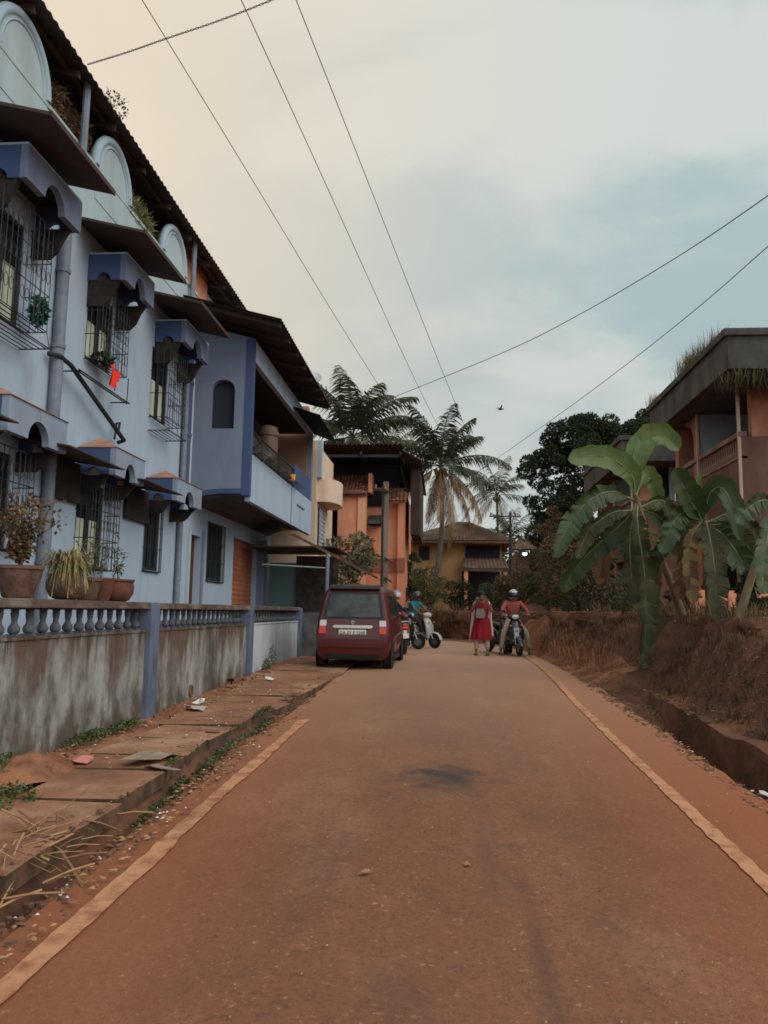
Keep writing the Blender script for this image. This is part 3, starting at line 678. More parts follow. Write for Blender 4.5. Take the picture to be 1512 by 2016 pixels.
for k in range(13): yy = 3.8+1.25*k; r2.prism([(-5.32, yy, 9.26), (-10.2, yy, 10.70), (-10.2, yy, 10.60), (-5.32, yy, 9.16)], (0, .06, 0))
for xx in (-5.5, -6.6, -7.7): z_ = 9.30+(-5.2-xx)*.296-.07; r2.box((xx-.03, 3.1, z_-.05), (xx+.03, 19.3, z_))
r2.build('rafter', M['rusty'], rf)
# weeds hanging over the parapet and in the roof
def thing_leaves(name, label, cat, clumps, n, L_, w_, m, base, stem=None, group=None, up=.2, shell=.5):
    t = thing(name, label, cat, base, group=group); b = MB(); crown_mesh(b, clumps, n, L_, w_, up, shell); b.build('foliage', m, t, fix=False)
    if stem: s = MB(); stem(s); s.build('stem', M['bark'], t, smooth=50)
    return t
def bst(c, n, h, sp, r=.01): return lambda mb: stems(mb, c, n, h, sp, r)
thing_leaves('terrace_plant', 'dusty dry creeper filling the dark gap between the nearest two roof arches', 'plant', [((-5.75, 9.7+.24*k, 8.65+.12*(k % 3)), (.2, .26, .28)) for k in range(6)], 1900, .10, .035, M['dry'], (-5.8, 10.5, 8.3), bst((-5.75, 10.5, 8.2), 10, .7, .4))
thing_leaves('terrace_plant', 'yellow green grassy plant behind the parapet between the second and third arches', 'plant', [((-5.6, 12.5+.25*k, 8.55), (.16, .22, .24)) for k in range(4)], 1200, .14, .02, mat('olive_grass', (.20, .19, .08), .85, island=.4), (-5.7, 12.8, 8.3), bst((-5.65, 12.9, 8.2), 8, .5, .3))
thing_leaves('roof_plant', 'small wild sprig growing out of the roof edge against the sky', 'plant', [((-5.2, 11.05, 9.42), (.12, .30, .15))], 130, .05, .035, M['crown'], (-5.25, 11.0, 9.3), bst((-5.25, 11.0, 9.27), 8, .33, .3, .005))
# awnings over the upper windows
for (a, b) in ((7.8, 9.5), (10.55, 12.36), (13.2, 15.05)):
    q = MB(); q.prism([(-4.42, a, 7.07), (-5.478, a, 7.33), (-5.478, a, 7.29), (-4.42, a, 7.03)], (0, b-a, 0)); q.build('awning', M['rusty'], bh)
    e = MB(); e.box((-4.43, a, 7.02), (-4.405, b, 7.085)); e.build('awning_edge', M['rusty'], bh)
# window hoods
def arch_cut(w_, h_, z0, top, aw, ah, n=12):
    """panel outline, width w_, from z0 to top, with an arch of width aw, height ah cut from the bottom edge"""
    c = w_/2; P = [(0, top), (0, z0), (c-aw/2, z0)]
    P += [(c-cos(pi*k/n)*aw/2, z0+sin(pi*k/n)*ah) for k in range(n+1)]
    P += [(c+aw/2, z0), (w_, z0), (w_, top)]; return P
def hood(y0, y1, z0, z1, xf=-4.9, pyramid=False):
    h = thing('tmp', None, None); bpy.data.objects.remove(h)
    P = arch_cut(y1-y0, 0, z0, z1, (y1-y0)*.36, (z1-z0)*.62)
    f = MB(); f.prism([(xf, y0+u, z) for u, z in P], (-.09, 0, 0)); h = f.build('window_hood', M['hooddn' if pyramid else 'hoodup'], bh)
    P2 = arch_cut(5.498+xf, 0, z0, z1, .26, (z1-z0)*.30)
    for yy, nm in ((y0-.003, 'hood_side'), (y1-.087, 'hood_side')):
        f = MB(); f.prism([(-5.498+u*(5.498+xf-.092)/(5.498+xf), yy, z) for u, z in P2], (0, .09, 0))
        f.build(nm, M['blue'], h)
    # brackets sweeping down to the wall
    bd = .25 if pyramid else .40
    for yy in (y0+.02, y1-.13):
        f = MB(); f.prism([(-5.498, yy, z0-bd), (-5.25, yy, z0-bd), (-5.15, yy, z0-bd*.75), (-5.08, yy, z0-bd*.35), (-4.995, yy, z0-.004), (-5.498, yy, z0-.004)], (0, .07, 0)); f.build('bracket', M['darkboard'], h)
    f = MB(); f.box((-5.498, y0+.09, z1-.07), (xf-.092, y1-.09, z1-.003)); f.build('hood_soffit', M['darkboard'], h)
    f = MB()
    if pyramid:
        cy = (y0+y1)/2; A = [(-5.498, y0-.02, z1), (xf+.02, y0-.02, z1), (xf+.02, y1+.02, z1), (-5.498, y1+.02, z1)]
        f.add(A+[(-5.35, cy-.12, z1+.24), (-5.35, cy+.12, z1+.24), (-5.498, cy, z1+.24)], [(0, 1, 4), (1, 2, 5, 4), (2, 3, 5), (0, 3, 2, 1), (0, 4, 5, 3)]); f.build('hood_cap', M['hoodcap'], h)
    else:
        f.box((-5.498, y0, z1+.002), (xf, y1, z1+.03)); f.build('hood_cap', M['bluewhite'], h)
for (a, b) in ((8.23, 9.6), (11.08, 12.24), (13.87, 15.27)): hood(a, b, 6.56, 6.97)
for (a, b) in ((8.24, 9.6), (11.12, 12.24), (13.8, 15.24)): hood(a, b, 3.56, 3.97, pyramid=True)
for (a, b) in ((6.6, 8.15), (9.35, 11.05), (11.95, 13.6)):
    q = MB(); q.prism([(-4.72, a, 3.625), (-5.497, a, 3.75), (-5.497, a, 3.73), (-4.72, a, 3.605)], (0, b-a, 0)); ta = q.build('thin_awning', M['rusty'], bh)
    q = MB(); q.box((-5.46, b-.75, 3.12), (-5.42, b+.30, 3.70)); q.build('awning_shade_panel', M['darkboard'], ta)  # added dark panel standing in for the shade under the thin awning
# windows: pane, frame, projecting grille
def window(y0, y1, z0, z1, pane, shelf=0, proj=.3, scroll=True, cage_top=None, iron='iron'):
    f = MB(); x = FX-.06; t = .06
    f.box((x, y0+.001, z0+.001), (x+.04, y0+t, z1-.001)); f.box((x, y1-t, z0+.001), (x+.04, y1-.001, z1-.001)); f.box((x, y0+t, z1-t), (x+.04, y1-t, z1-.001)); f.box((x, y0+t, z0+.001), (x+.04, y1-t, z0+t))
    n = 3 if y1-y0 > 1 else 2
    for k in range(1, n): yy = y0+(y1-y0)*k/n; f.box((x, yy-.035, z0+t), (x+.04, yy+.035, z1-t))
    wf = f.build('window', M['iron'], bh)
    zm = z1-(z1-z0)*.42
    for (a_, b_, m_) in ((z0+.03, zm, pane), (zm+.002, z1-.03, M['dark'])): p = MB(); p.box((FX-.10, y0+.03, a_), (FX-.075, y1-.03, b_)); p.build('pane', m_, wf)
    g = MB(); xo = FX+proj; r = .0058; zt_ = (cage_top or z1)
    ya, yb = y0-.03, y1+.06
    # cage rails
    lev = [z0-.02]+[z0+(zt_-z0)*k for k in (.33, .66)]+[zt_]
    for z in lev: g.tube([(FX, ya, z), (xo, ya, z), (xo, yb, z), (FX, yb, z)], r*1.3, 4)
    nb = int((yb-ya)/.11)
    for k in range(nb+1):
        yy = ya+(yb-ya)*k/nb; g.tube([(xo, yy, z0-.02), (xo, yy, zt_)], r, 4)
    for k in range(1, 3):
        for yy in (ya, yb): g.tube([(FX+proj*k/3, yy, z0-.02), (FX+proj*k/3, yy, zt_)], r, 4)
    for k in range(4): xx = FX+proj*(k+.5)/4; g.tube([(xx, ya, z0-.02), (xx, yb, z0-.02)], r*1.6, 4)
    if scroll:
        for k in range(nb):
            for zz in (z0+(zt_-z0)*.2, z0+(zt_-z0)*.5, z0+(zt_-z0)*.8):
                yy = ya+(yb-ya)*(k+.5)/nb; pts = [(xo, yy+cos(a)*.045, zz+sin(a)*.085) for a in [2*pi*j/8 for j in range(9)]]
                g.tube(pts, r*.8, 3, cap=False)
    if shelf:
        g.tube([(FX, ya, z0-.02-shelf), (xo+.05, ya, z0-.02-shelf), (xo+.05, yb, z0-.02-shelf), (FX, yb, z0-.02-shelf)], r*1.6, 4)
        for k in range(5): xx = FX+(proj+.05)*(k+.5)/5; g.tube([(xx, ya, z0-.02-shelf), (xx, yb, z0-.02-shelf)], r*1.4, 4)
        for yy in (ya, (ya+yb)/2, yb): g.tube([(xo, yy, z0-.02), (xo+.05, yy, z0-.02-shelf)], r, 4)
    g.build('grille', M[iron], wf)
for i, q in enumerate(UW): window(*q, M['curtain'], shelf=(.22, 0, .25)[i], proj=.36 if i != 1 else .26, cage_top=q[3]-.02)
for i, q in enumerate(GW): window(*q, (M['glass'], M['curtain'], M['glass'], M['glass'])[i], proj=(.28, .26, .05, .05)[i], scroll=i < 2)
dk = MB(); dk.box((-6.4, 8, 1), (-6.3, 23, 7.2)); dk.build('inner_room', M['dark'], bh)
q = MB(); q.box((FX-.20, DOOR[0]+.001, .5), (FX-.15, DOOR[1]-.001, 3.199)); d_ = q.build('door', mat('dark_red_door', (.10, .025, .02), .6), bh)
q = MB(); q.ell((FX-.12, DOOR[0]+.1, 1.6), (.03, .03, .03), 8, 6); q.build('handle', M['chrome'], d_)
for yy in (16.26, 17.22): q = MB(); q.box((FX+.001, yy, .4), (FX+.05, yy+.12, 3.35)); q.build('door_jamb', M['greyblue'] if yy > 17 else M['white'], bh)
q = MB(); n = 46; pr = []
for k in range(n+1): z = .5+3.04*k/n; pr.append((FX-.14+(.018 if k % 2 else 0), z))
q.loft([[(x, y, z) for x, z in pr]+[(FX-.2, y, 3.54), (FX-.2, y, .5)] for y in (SHUT[0]+.01, SHUT[1]-.01)]); q.build('rolling_shutter', M['shutter'], bh)
q = MB(); q.box((FX+.001, 22.45, .4), (FX+.22, 22.75, 3.6)); q.build('pillar', M['greyblue'], bh)
# downpipes
for (y, x, r, z0, z1, mm) in ((10.18, -5.41, .085, .4, 7.3, 'pipe'), (15.55, -5.42, .06, .4, 6.6, 'pipe'), (15.95, -5.43, .045, 3.9, 7.0, 'ironw'), (15.72, -5.43, .09, 4.1, 7.0, 'blue')):
    q = MB(); q.tube([(x, y, z0), (x, y, z1)], r, 10)
    for z in (2.2, 5.2, 6.3):
        if z0 < z < z1: q.lathe([(r*1.02, z-.03), (r*1.18, z-.03), (r*1.18, z+.03), (r*1.02, z+.03)], 10, (x, y, 0))
    q.build('downpipe', M[mm], bh, smooth=40)
q = MB(); q.tube([(-5.42, 9.95, 5.02), (-5.34, 10.1, 5.04), (-5.32, 10.4, 5.0), (-5.30, 12.3, 4.33), (-5.42, 12.35, 4.31)], .035, 8)
q.tube([(-5.42, 12.2, 4.33), (-5.40, 12.2, 4.60), (-5.40, 12.32, 4.64), (-5.42, 12.32, 4.45)], .02, 6); q.build('slanted_pipe', M['iron'], bh, smooth=40)
q = MB()
for dx in (0, .05): q.tube([(-5.25+dx, 10.4, 4.94), (-5.25+dx, 12.2, 4.92)], .012, 5)
for yy in (10.45, 12.15): q.tube([(-5.5, yy, 4.93), (-5.2, yy, 4.93)], .012, 5)
q.tube([(-5.22, 12.13, 4.93), (-5.2, 12.1, 5.32)], .008, 4); q.build('drying_rail', M['iron'], bh)
# projecting balcony block
BX = -4.2; Y0, Y1 = 16.2, 23.9
q = MB()
hole = [(-5.13, -4.60, 5.66, 6.72)]
# side wall towards the street's near end, with an arched opening
yc0, yc1 = -5.10, -4.58; zb, zt1 = 5.45, 6.30
outer = [(FX, 3.86)]+[(FX+1.3*k/8, 3.86+.19*sin(pi/2*min(1, k/5))) for k in range(1, 9)]
outer = [(FX, 3.86), (-5.35, 3.96), (-5.1, 4.03), (-4.8, 4.06), (BX, 4.06), (BX, 7.45), (FX, 7.78)]
def ring_panel(mb, outer, inner, y, th):
    bm = bmesh.new(); ov = [bm.verts.new((x, y, z)) for x, z in outer]; iv = [bm.verts.new((x, y, z)) for x, z in inner]
    es = [bm.edges.new((ov[i], ov[(i+1) % len(ov)])) for i in range(len(ov))]+[bm.edges.new((iv[i], iv[(i+1) % len(iv)])) for i in range(len(iv))]
    bmesh.ops.triangle_fill(bm, use_beauty=True, edges=es)
    bm.verts.index_update(); vs = [v.co[:] for v in bm.verts]; fs = [tuple(v.index for v in f.verts) for f in bm.faces]; bm.free()
    n = len(vs); mb.add(vs+[(a, b+th, c) for a, b, c in vs], fs+[tuple(i+n for i in reversed(f)) for f in fs])
    no = len(outer); ni = len(inner)
    mb.add([(x, y, z) for x, z in outer]+[(x, y+th, z) for x, z in outer], [(i, (i+1) % no, no+(i+1) % no, no+i) for i in range(no)])
    mb.add([(x, y, z) for x, z in inner]+[(x, y+th, z) for x, z in inner], [(i, (i+1) % ni, ni+(i+1) % ni, ni+i) for i in range(ni)])
c_ = (yc0+yc1)/2; hw = (yc1-yc0)/2
inner = [(yc0, zb), (yc1, zb)]+[(c_+cos(pi*k/12)*hw, zt1+sin(pi*k/12)*hw*.9) for k in range(13)]
ring_panel(q, outer, inner, Y0, .14); sw = q.build('balcony_side_wall', M['greyblue'], bh)
q = MB(); q.box((yc0-.1, Y0+.15, zb-.1), (yc1+.1, Y0+.2, 6.9)); q.build('arched_window', mat('dark_curtain', (.03, .035, .045), .9), sw)
q = MB(); q.box((BX-.16, Y0-.012, 4.0), (BX+.012, Y0+.15, 7.46)); q.prism([(FX+.002, Y0-.012, 3.84), (-5.35, Y0-.012, 3.94), (-5.1, Y0-.012, 4.01), (-4.8, Y0-.012, 4.045), (BX-.162, Y0-.012, 4.045), (BX-.162, Y0-.012, 4.15), (-4.8, Y0-.012, 4.15), (-5.1, Y0-.012, 4.12), (-5.35, Y0-.012, 4.05), (FX+.002, Y0-.012, 3.96)], (0, .1, 0)); q.build('corner_trim', M['blue'], bh)
q = MB()
q.prism([(FX+.002, Y0+.141, 3.86), (-5.35, Y0+.141, 3.95), (-5.1, Y0+.141, 4.02), (-4.8, Y0+.141, 4.05), (BX-.012, Y0+.141, 4.0), (BX-.012, Y0+.141, 4.12), (FX+.002, Y0+.141, 4.12)], (0, Y1-Y0-.15, 0)); q.build('balcony_floor', M['brownin'], bh)
q = MB(); q.box((BX-.12, Y0+.15, 3.90), (BX, Y1, 4.93)); q.build('balcony_parapet', M['bluewhite'], bh)
q = MB(); q.box((BX-.001, 20.7, 3.92), (BX+.02, 20.74, 4.92)); q.build('parapet_groove', M['greyblue'], bh)
q = MB(); q.box((BX-.001, 21.5, 4.52), (BX+.03, 22.6, 4.56)); q.build('parapet_ledge', M['greyblue'], bh)
q = MB(); q.box((BX-.12, Y0+.15, 6.98), (BX-.001, Y1, 7.45)); q.build('balcony_beam', M['bluewhite'], bh)
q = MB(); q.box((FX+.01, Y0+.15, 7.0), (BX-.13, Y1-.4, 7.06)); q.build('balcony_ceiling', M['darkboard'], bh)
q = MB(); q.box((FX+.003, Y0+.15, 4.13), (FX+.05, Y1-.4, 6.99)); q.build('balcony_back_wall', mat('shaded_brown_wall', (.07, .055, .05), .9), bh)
q = MB(); q.box((BX-.13, 23.7, 4.93), (BX+.002, Y1-.001, 6.979)); q.build('balcony_post', M['greyblue'], bh)
q = MB(); q.box((BX-.12, 21.2, 4.93), (BX-.02, 23.7, 5.62)); q.build('balcony_panel', M['blue'], bh)
q = MB(); q.box((FX+.002, 23.6, 4.13), (BX-.13, 23.88, 7.9)); q.build('balcony_end_wall', mat('dusty_peach', (.30, .17, .12), .9), bh)
q = MB()
for z in (5.0, 5.45): q.tube([(BX-.03, Y0+.15, z), (BX-.03, 21.2, z)], .02, 6)
for k in range(36): q.tube([(BX-.03, Y0+.2+k*.112, 4.93), (BX-.03, Y0+.2+k*.112, 5.45)], .007, 4)
for dx in (.06, .14, .22): q.tube([(BX+dx, Y0+.15, 4.96), (BX+dx, 21.4, 4.96)], .012, 4)
for k in range(6): q.tube([(BX-.01, Y0+.3+k*.78, 4.96), (BX+.24, Y0+.3+k*.78, 4.96)], .012, 4)
q.build('balcony_grille', M['iron'], bh)
# balcony roof, sloping down to the street
r_ = corrugated((-3.4, 15.2, 7.5), (-3.4, 22.3, 7.5), (-5.48, 22.3, 8.05), (-5.48, 15.2, 8.05), .17, .012); rf2 = r_.build('balcony_roof', M['rusty'], bh)
q = MB()
for k in range(8): yy = 15.4+k*.95; q.prism([(-3.45, yy, 7.47), (-5.45, yy, 8.0), (-5.45, yy, 7.92), (-3.45, yy, 7.39)], (0, .05, 0))
q.build('rafter', M['rusty'], rf2)
r_ = corrugated((-3.45, 20.6, 6.86), (-3.45, 23.9, 6.80), (-4.19, 23.9, 7.1), (-4.19, 20.6, 7.1), .2, .015); r_.build('green_awning', M['greenpl'], bh)
q = MB(); q.lathe([(.02, 0), (.09, .012), (.15, .04), (.16, .05), (.14, .045), (.02, .02)], 16, (0, 0, 0)); ds = thing('satellite_dish', 'small grey dish standing on the edge of the balcony roof', 'dish', (-3.5, 20.0, 7.52))
rot = Matrix.Rotation(R(65), 3, 'X') @ Matrix.Rotation(R(20), 3, 'Y')
q.v = [tuple(rot@Vector(p)+Vector((-3.5, 20.0, 7.70))) for p in q.v]; q.build('dish', M['steel'], ds, smooth=50)
q = MB(); q.tube([(-3.5, 20.0, 7.5), (-3.5, 20.02, 7.78)], .02, 6); q.build('mast', M['iron'], ds)
# water drum and goods on the balcony
dm = thing('water_drum', 'dusty brown plastic drum standing on the blue house balcony', 'drum', (-4.55, 19.3, 4.15))
q = MB(); q.lathe([(.24, 4.6), (.25, 5.2), (.25, 5.9), (.24, 5.95), (.27, 5.97), (.27, 6.06), (.22, 6.2), (.08, 6.26)], 20, (-4.55, 19.3, 0)); q.lathe([(.255, 5.3), (.27, 5.33), (.255, 5.36)], 20, (-4.55, 19.3, 0)); q.build('drum_body', mat('brown_plastic', (.12, .075, .06), .6), dm, smooth=40)
q = MB()
random.seed(3)
for k in range(26):
    yy = 16.8+random.random()*3.2; xx = -4.9+random.random()*.5; z = 4.95+random.random()*.35
    q.obox((xx, yy, z), (.2+random.random()*.2, .2+random.random()*.35, .2+random.random()*.35), (random.random(), random.random(), random.random()))
tag(q.build('stored_goods', mat('dusty_goods', (.12, .09, .075), .9, (.05, .045, .04), 3), bevel=.02), 'dark heap of dusty stored bundles behind the balcony rail', 'bundles', kind='stuff')
q = MB(); q.lathe([(.07, 0), (.09, .16), (.095, .17), (.08, .17)], 12, (BX+.12, 20.2, 4.98)); tag(q.build('yellow_pot', mat('yellow_plastic', (.75, .33, .04), .5)), 'small orange yellow pot on the rack outside the balcony', 'pot')
# rag on the second grille, and a plant and cover on the first
q = MB(); n = 8
for i in range(n+1):
    for j in range(7):
        u = j/6; v = i/n; wd = .34 if v < .55 else .22
        q.v.append((-5.20+.03*sin(u*9+v*3), 11.42+u*wd+(.05 if v > .5 else 0)*u, 5.33-.33*v+.03*sin(u*7)))
for i in range(n):
    for j in range(6): a = i*7+j; q.f.append((a, a+1, a+8, a+7)); q.m.append(0)
q2 = MB(); q2.v = q.v+[(x-.006, y, z) for x, y, z in q.v]; k0 = len(q.v); q2.f = q.f+[tuple(i+k0 for i in reversed(f)) for f in q.f]; q2.m = [0]*len(q2.f)
tag(q2.build('hanging_cloth', M['rag'], smooth=60), 'bright red cloth hanging from the grille of the middle upper window', 'cloth')
thing_leaves('window_plant', 'small dark green plant inside the nearest upper window cage', 'plant', [((-5.22, 9.28, 5.35), (.08, .12, .17))], 260, .07, .05, mat('dark_green_leaves', (.01, .09, .05), .6, island=.4), (-5.22, 9.28, 5.15))
thing_leaves('window_plant', 'low dark plant on the shelf of the middle upper window behind the red cloth', 'plant', [((-5.33, 11.4, 5.42), (.12, .22, .07))], 260, .07, .05, M['crown'], (-5.33, 11.4, 5.35))

# cream building beyond the blue one
cb = thing('cream_building', 'cream building with a rounded balcony just beyond the blue house', 'house', (-5, 26, .5))
q = MB(); q.box((-9, 24.4, .4), (-4.15, 28, 6.9)); q.build('wall', M['cream'], cb)
arcp = [(-5.0, 24.6), (-3.95, 24.6)]+[(-3.95+.45*sin(pi*k/12), 24.6+.45+1.1-1.1*cos(pi*k/12)-.45) for k in range(1, 12)]+[(-3.95, 26.8), (-5.0, 26.8)]
q = MB(); q.prism([(x, y, 5.05) for x, y in arcp], (0, 0, .75)); q.build('balcony', M['cream'], cb, smooth=40)
q = MB(); q.box((-4.14, 24.8, 3.6), (-4.10, 25.9, 4.9)); wn = q.build('window', M['iron'], cb)
q = MB()
for k in range(9): q.box((-4.10, 24.85, 3.65+k*.14), (-4.06, 25.85, 3.68+k*.14))
for k in range(6): q.box((-4.10, 24.85+k*.2, 3.65), (-4.07, 24.88+k*.2, 4.85))
q.build('grille', M['ironw'], wn)
q = MB(); q.box((-4.6, 24.42, 5.8), (-4.0, 24.7, 7.0)); q.build('upper_pillar', M['white'], cb)

# lean-to shed beside the car
sh = thing('lean_to_shed', 'dark lean-to shed with a sloping rusty sheet roof behind the maroon car', 'shed', (-3.6, 22, .5))
r_ = corrugated((-1.98, 21.0, 2.56), (-1.98, 22.6, 2.56), (-4.5, 22.6, 3.80), (-4.5, 21.0, 3.80), .15, .02); r_.build('roof', M['rusty'], sh)
q = MB(); q.prism([(-1.98, 20.98, 2.60), (-4.5, 20.98, 3.84), (-4.5, 20.98, 3.76), (-1.98, 20.98, 2.52)], (0, .03, 0)); q.build('roof_edge', mat('rust_edge', (.20, .095, .05), .85, (.08, .045, .03), 6), sh)
q = MB(); q.box((-5.45, 21.0, 3.3), (-3.0, 23.9, 3.34)); q.build('inner_roof', M['rusty'], sh)
for (x, y) in ((-3.15, 20.6), (-3.5, 23.5)): q = MB(); q.tube([(x, y, .4), (x, y, 3.1)], .05, 8); q.build('post', M['pipe'], sh)
q = MB(); q.tube([(-3.15, 20.6, 2.72), (-4.9, 20.6, 2.80)], .022, 6); q.build('cross_bar', M['steel'], sh)
q = MB(); q.box((-5.3, 23.2, .45), (-4.45, 23.25, 3.0)); q.build('teal_panel', M['tealdoor'], sh)
q = MB(); q.box((-4.45, 23.0, .45), (-3.2, 23.1, 3.2)); q.build('back_panel', mat('dark_brown_panel', (.05, .04, .035), .9, (.09, .07, .06), 4), sh)
q = MB(); q.box((-3.64, 19.4, .4), (-3.1, 23.0, 1.55)); q.build('side_wall', mat('grey_block_wall', (.13, .125, .13), .9, (.08, .07, .065), 3), sh)
# ---------------------------------------------------------------- survey helper: where a sight line of the survey meets the plane Y
def PY_(px, py, Y):
    x, y = px-756., py-1008.; a, b = x*cos(_r)+y*sin(_r), -x*sin(_r)+y*cos(_r)
    d = _f*1550+_x*a-_u*b; d = d*(Y/d.y); return Vector((d.x, d.y, d.z+1.62))
# ---------------------------------------------------------------- orange house beyond the car
oh = thing('orange_house', 'peach orange two storey house under a dark corrugated roof beyond the maroon car', 'house', (-5, 33, .5))
q = MB(); q.box((-9.5, 31.0, .3), (-1.72, 37, 6.5)); q.build('wall', M['peach'], oh)
q = MB(); q.box((-1.95, 30.75, .3), (-1.66, 30.99, 5.9)); q.build('corner_pilaster', M['peach'], oh)
q = MB(); q.box((-9.4, 31.3, 6.5), (-1.9, 36.8, 7.5)); q.build('attic', M['dark'], oh)
q = MB(); q.box((-3.0, 30.93, 3.15), (-1.97, 30.995, 3.68)); q.box((-1.965, 30.70, 3.15), (-1.645, 30.74, 3.68)); q.build('painted_band', M['peachdk'], oh)
q = MB(); q.box((-3.2, 30.55, .3), (-1.60, 30.995, 1.7)); q.build('plinth', M['peachdk'], oh)
q = MB(); q.box((-4.22, 29.9, .3), (-3.45, 30.995, 6.05)); bay = q.build('front_bay', M['peach'], oh)
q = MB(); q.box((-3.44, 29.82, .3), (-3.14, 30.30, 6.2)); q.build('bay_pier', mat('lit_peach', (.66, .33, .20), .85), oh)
q = MB(); q.box((-4.30, 29.6, 6.06), (-3.25, 30.99, 6.22)); q.build('bay_hood', M['brownwall'], oh)
q = MB(); q.box((-3.12, 30.3, 4.98), (-2.62, 30.99, 5.06)); q.prism([(-3.12, 30.3, 4.98), (-3.12, 30.99, 4.98), (-3.12, 30.99, 5.4)], (.5, 0, 0)); q.build('window_hood', M['concrete'], oh)
q = MB(); q.box((-5.0, 30.9, 3.6), (-4.3, 30.98, 5.6)); wn = q.build('window', M['dark'], oh)
q = MB()
for k in range(5): q.box((-5.0+.15*k, 30.86, 3.6), (-4.98+.15*k, 30.89, 5.6))
q.box((-5.0, 30.85, 4.55), (-4.3, 30.895, 4.62)); q.build('grille', M['iron'], wn)
q = MB(); q.box((-3.15, 30.86, 5.75), (-2.4, 30.98, 6.45)); q.build('upper_opening', M['dark'], oh)
def tiles(a, b, c, d, tw=.24, th=.32, mats=None):
    """pantile roof plane, a-b eave, d-c ridge: rows of small curved tiles"""
    a, b, c, d = map(Vector, (a, b, c, d)); nu = max(2, int((b-a).length/tw)); nv = max(2, int((d-a).length/th)); mb = MB()
    nn = (b-a).cross(d-a).normalized()
    if nn.z < 0: nn = -nn
    mb.add([a-nn*.03, b-nn*.03, c-nn*.03, d-nn*.03, a-nn*.09, b-nn*.09, c-nn*.09, d-nn*.09], [(0, 1, 2, 3), (7, 6, 5, 4), (0, 4, 5, 1), (1, 5, 6, 2), (2, 6, 7, 3), (3, 7, 4, 0)])
    for j in range(nv):
        for i in range(nu):
            u0, u1 = i/nu, (i+1)/nu; v0, v1 = j/nv, min(1, (j+1.12)/nv)
            def P(u, v): return a.lerp(b, u).lerp(d.lerp(c, u), v)
            jt = random.uniform(-.006, .006); um = (u0+u1)/2; k = len(mb.v)
            lift = nn*(.045+jt)
            mb.v += [tuple(P(u0, v0)+nn*.02), tuple(P(um, v0)+lift+nn*.02), tuple(P(u1, v0)+nn*.02), tuple(P(u0, v1)-nn*.01), tuple(P(um, v1)+lift-nn*.015), tuple(P(u1, v1)-nn*.01)]
            mb.f += [(k, k+1, k+4, k+3), (k+1, k+2, k+5, k+4)]; mb.m += [0, 0]
    return mb
tiles((-5.6, 29.7, 6.05), (-3.1, 29.7, 6.05), (-3.1, 31.0, 7.0), (-5.6, 31.0, 7.0), .13, .13).build('tiled_roof', M['tile'], oh, fix=False)
tiles((-2.35, 30.1, 5.85), (-1.6, 30.1, 5.85), (-1.6, 31.0, 6.5), (-2.35, 31.0, 6.5), .13, .13).build('tiled_roof', M['tile'], oh, fix=False)
q = MB(); q.box((-3.09, 30.2, 6.2), (-2.95, 31.0, 6.95)); q.build('roof_upstand', M['peach'], oh)
r_ = corrugated((-9.5, 28.9, 7.85), (-1.72, 28.9, 7.85), (-1.72, 37.4, 7.3), (-9.5, 37.4, 7.3), .17, .03); rf = r_.build('sheet_roof', M['rusty'], oh)
q = MB(); q.prism([(-1.71, 28.9, 7.64), (-1.0, 29.2, 7.3), (-1.0, 37, 7.1), (-1.71, 37.4, 7.28)], (0, 0, -.03)); q.build('roof_side', M['rusty'], rf)
q = MB()
for k in range(6): q.box((-9.3+k*1.5, 29.0, 7.45), (-9.24+k*1.5, 31.3, 7.58))
q.box((-9.4, 29.2, 7.40), (-1.8, 29.28, 7.5)); q.build('rafter', M['iron'], rf)
q = MB(); q.box((-1.45, 30.6, 4.6), (-1.08, 35, 7.25)); q.build('side_screen', mat('dark_brown_sheet', (.035, .024, .02), .9, (.06, .035, .025), 2), oh)

# ---------------------------------------------------------------- yellow tiled house
yh = thing('yellow_house', 'old ochre yellow house with a brown hipped tile roof at the end of the street', 'house', (.6, 51, 1.4))
q = MB(); q.box((-2.3, 48.6, 1.0), (3.3, 55, 5.95)); q.build('wall', M['yellow'], yh)
q = MB(); q.box((-3.0, 48.4, 5.35), (-2.1, 49.5, 6.0)); q.box((-3.0, 48.6, 1.0), (-2.31, 52, 5.3)); q.build('annexe', mat('amber_plaster', (.50, .24, .075), .9), yh)
A = [(-3.0, 47.6, 5.92), (4.0, 47.6, 5.92), (4.0, 56, 5.92), (-3.0, 56, 5.92)]; Rg = [(.6, 51.2, 7.35), (1.5, 51.2, 7.35)]
rp = thing('tmp', None, None); bpy.data.objects.remove(rp)
q = tiles(A[0], A[1], Rg[1], Rg[0], .22, .3); 
for s4 in ((A[1], A[2], Rg[1], Rg[1]), (A[2], A[3], Rg[0], Rg[1]), (A[3], A[0], Rg[0], Rg[0])):
    k = tiles(*s4, .3, .35); o_ = len(q.v); q.v += k.v; q.f += [tuple(i+o_ for i in f) for f in k.f]; q.m += k.m
rf = q.build('roof', M['tilebrown'], yh, fix=False)
q = MB(); q.tube([Rg[0], Rg[1]], .12, 8); q.tube([A[0], Rg[0]], .09, 6); q.tube([A[1], Rg[1]], .09, 6); q.build('ridge_cap', M['tilebrown'], rf)
q = MB(); q.box((-3.0, 47.62, 5.78), (4.0, 47.68, 5.90)); q.build('eave_board', M['brownwall'], rf)
q = MB(); q.box((1.1, 48.45, 4.5), (3.2, 48.59, 5.7)); q.build('veranda_opening', M['dark'], yh)
q = MB(); q.box((-1.75, 48.5, 4.8), (-1.1, 48.59, 5.6)); q.build('window', M['dark'], yh)
tiles((.9, 46.6, 4.20), (3.6, 46.6, 4.20), (3.5, 48.59, 4.95), (1.0, 48.59, 4.95), .22, .3).build('porch_roof', M['tilebrown'], yh, fix=False)
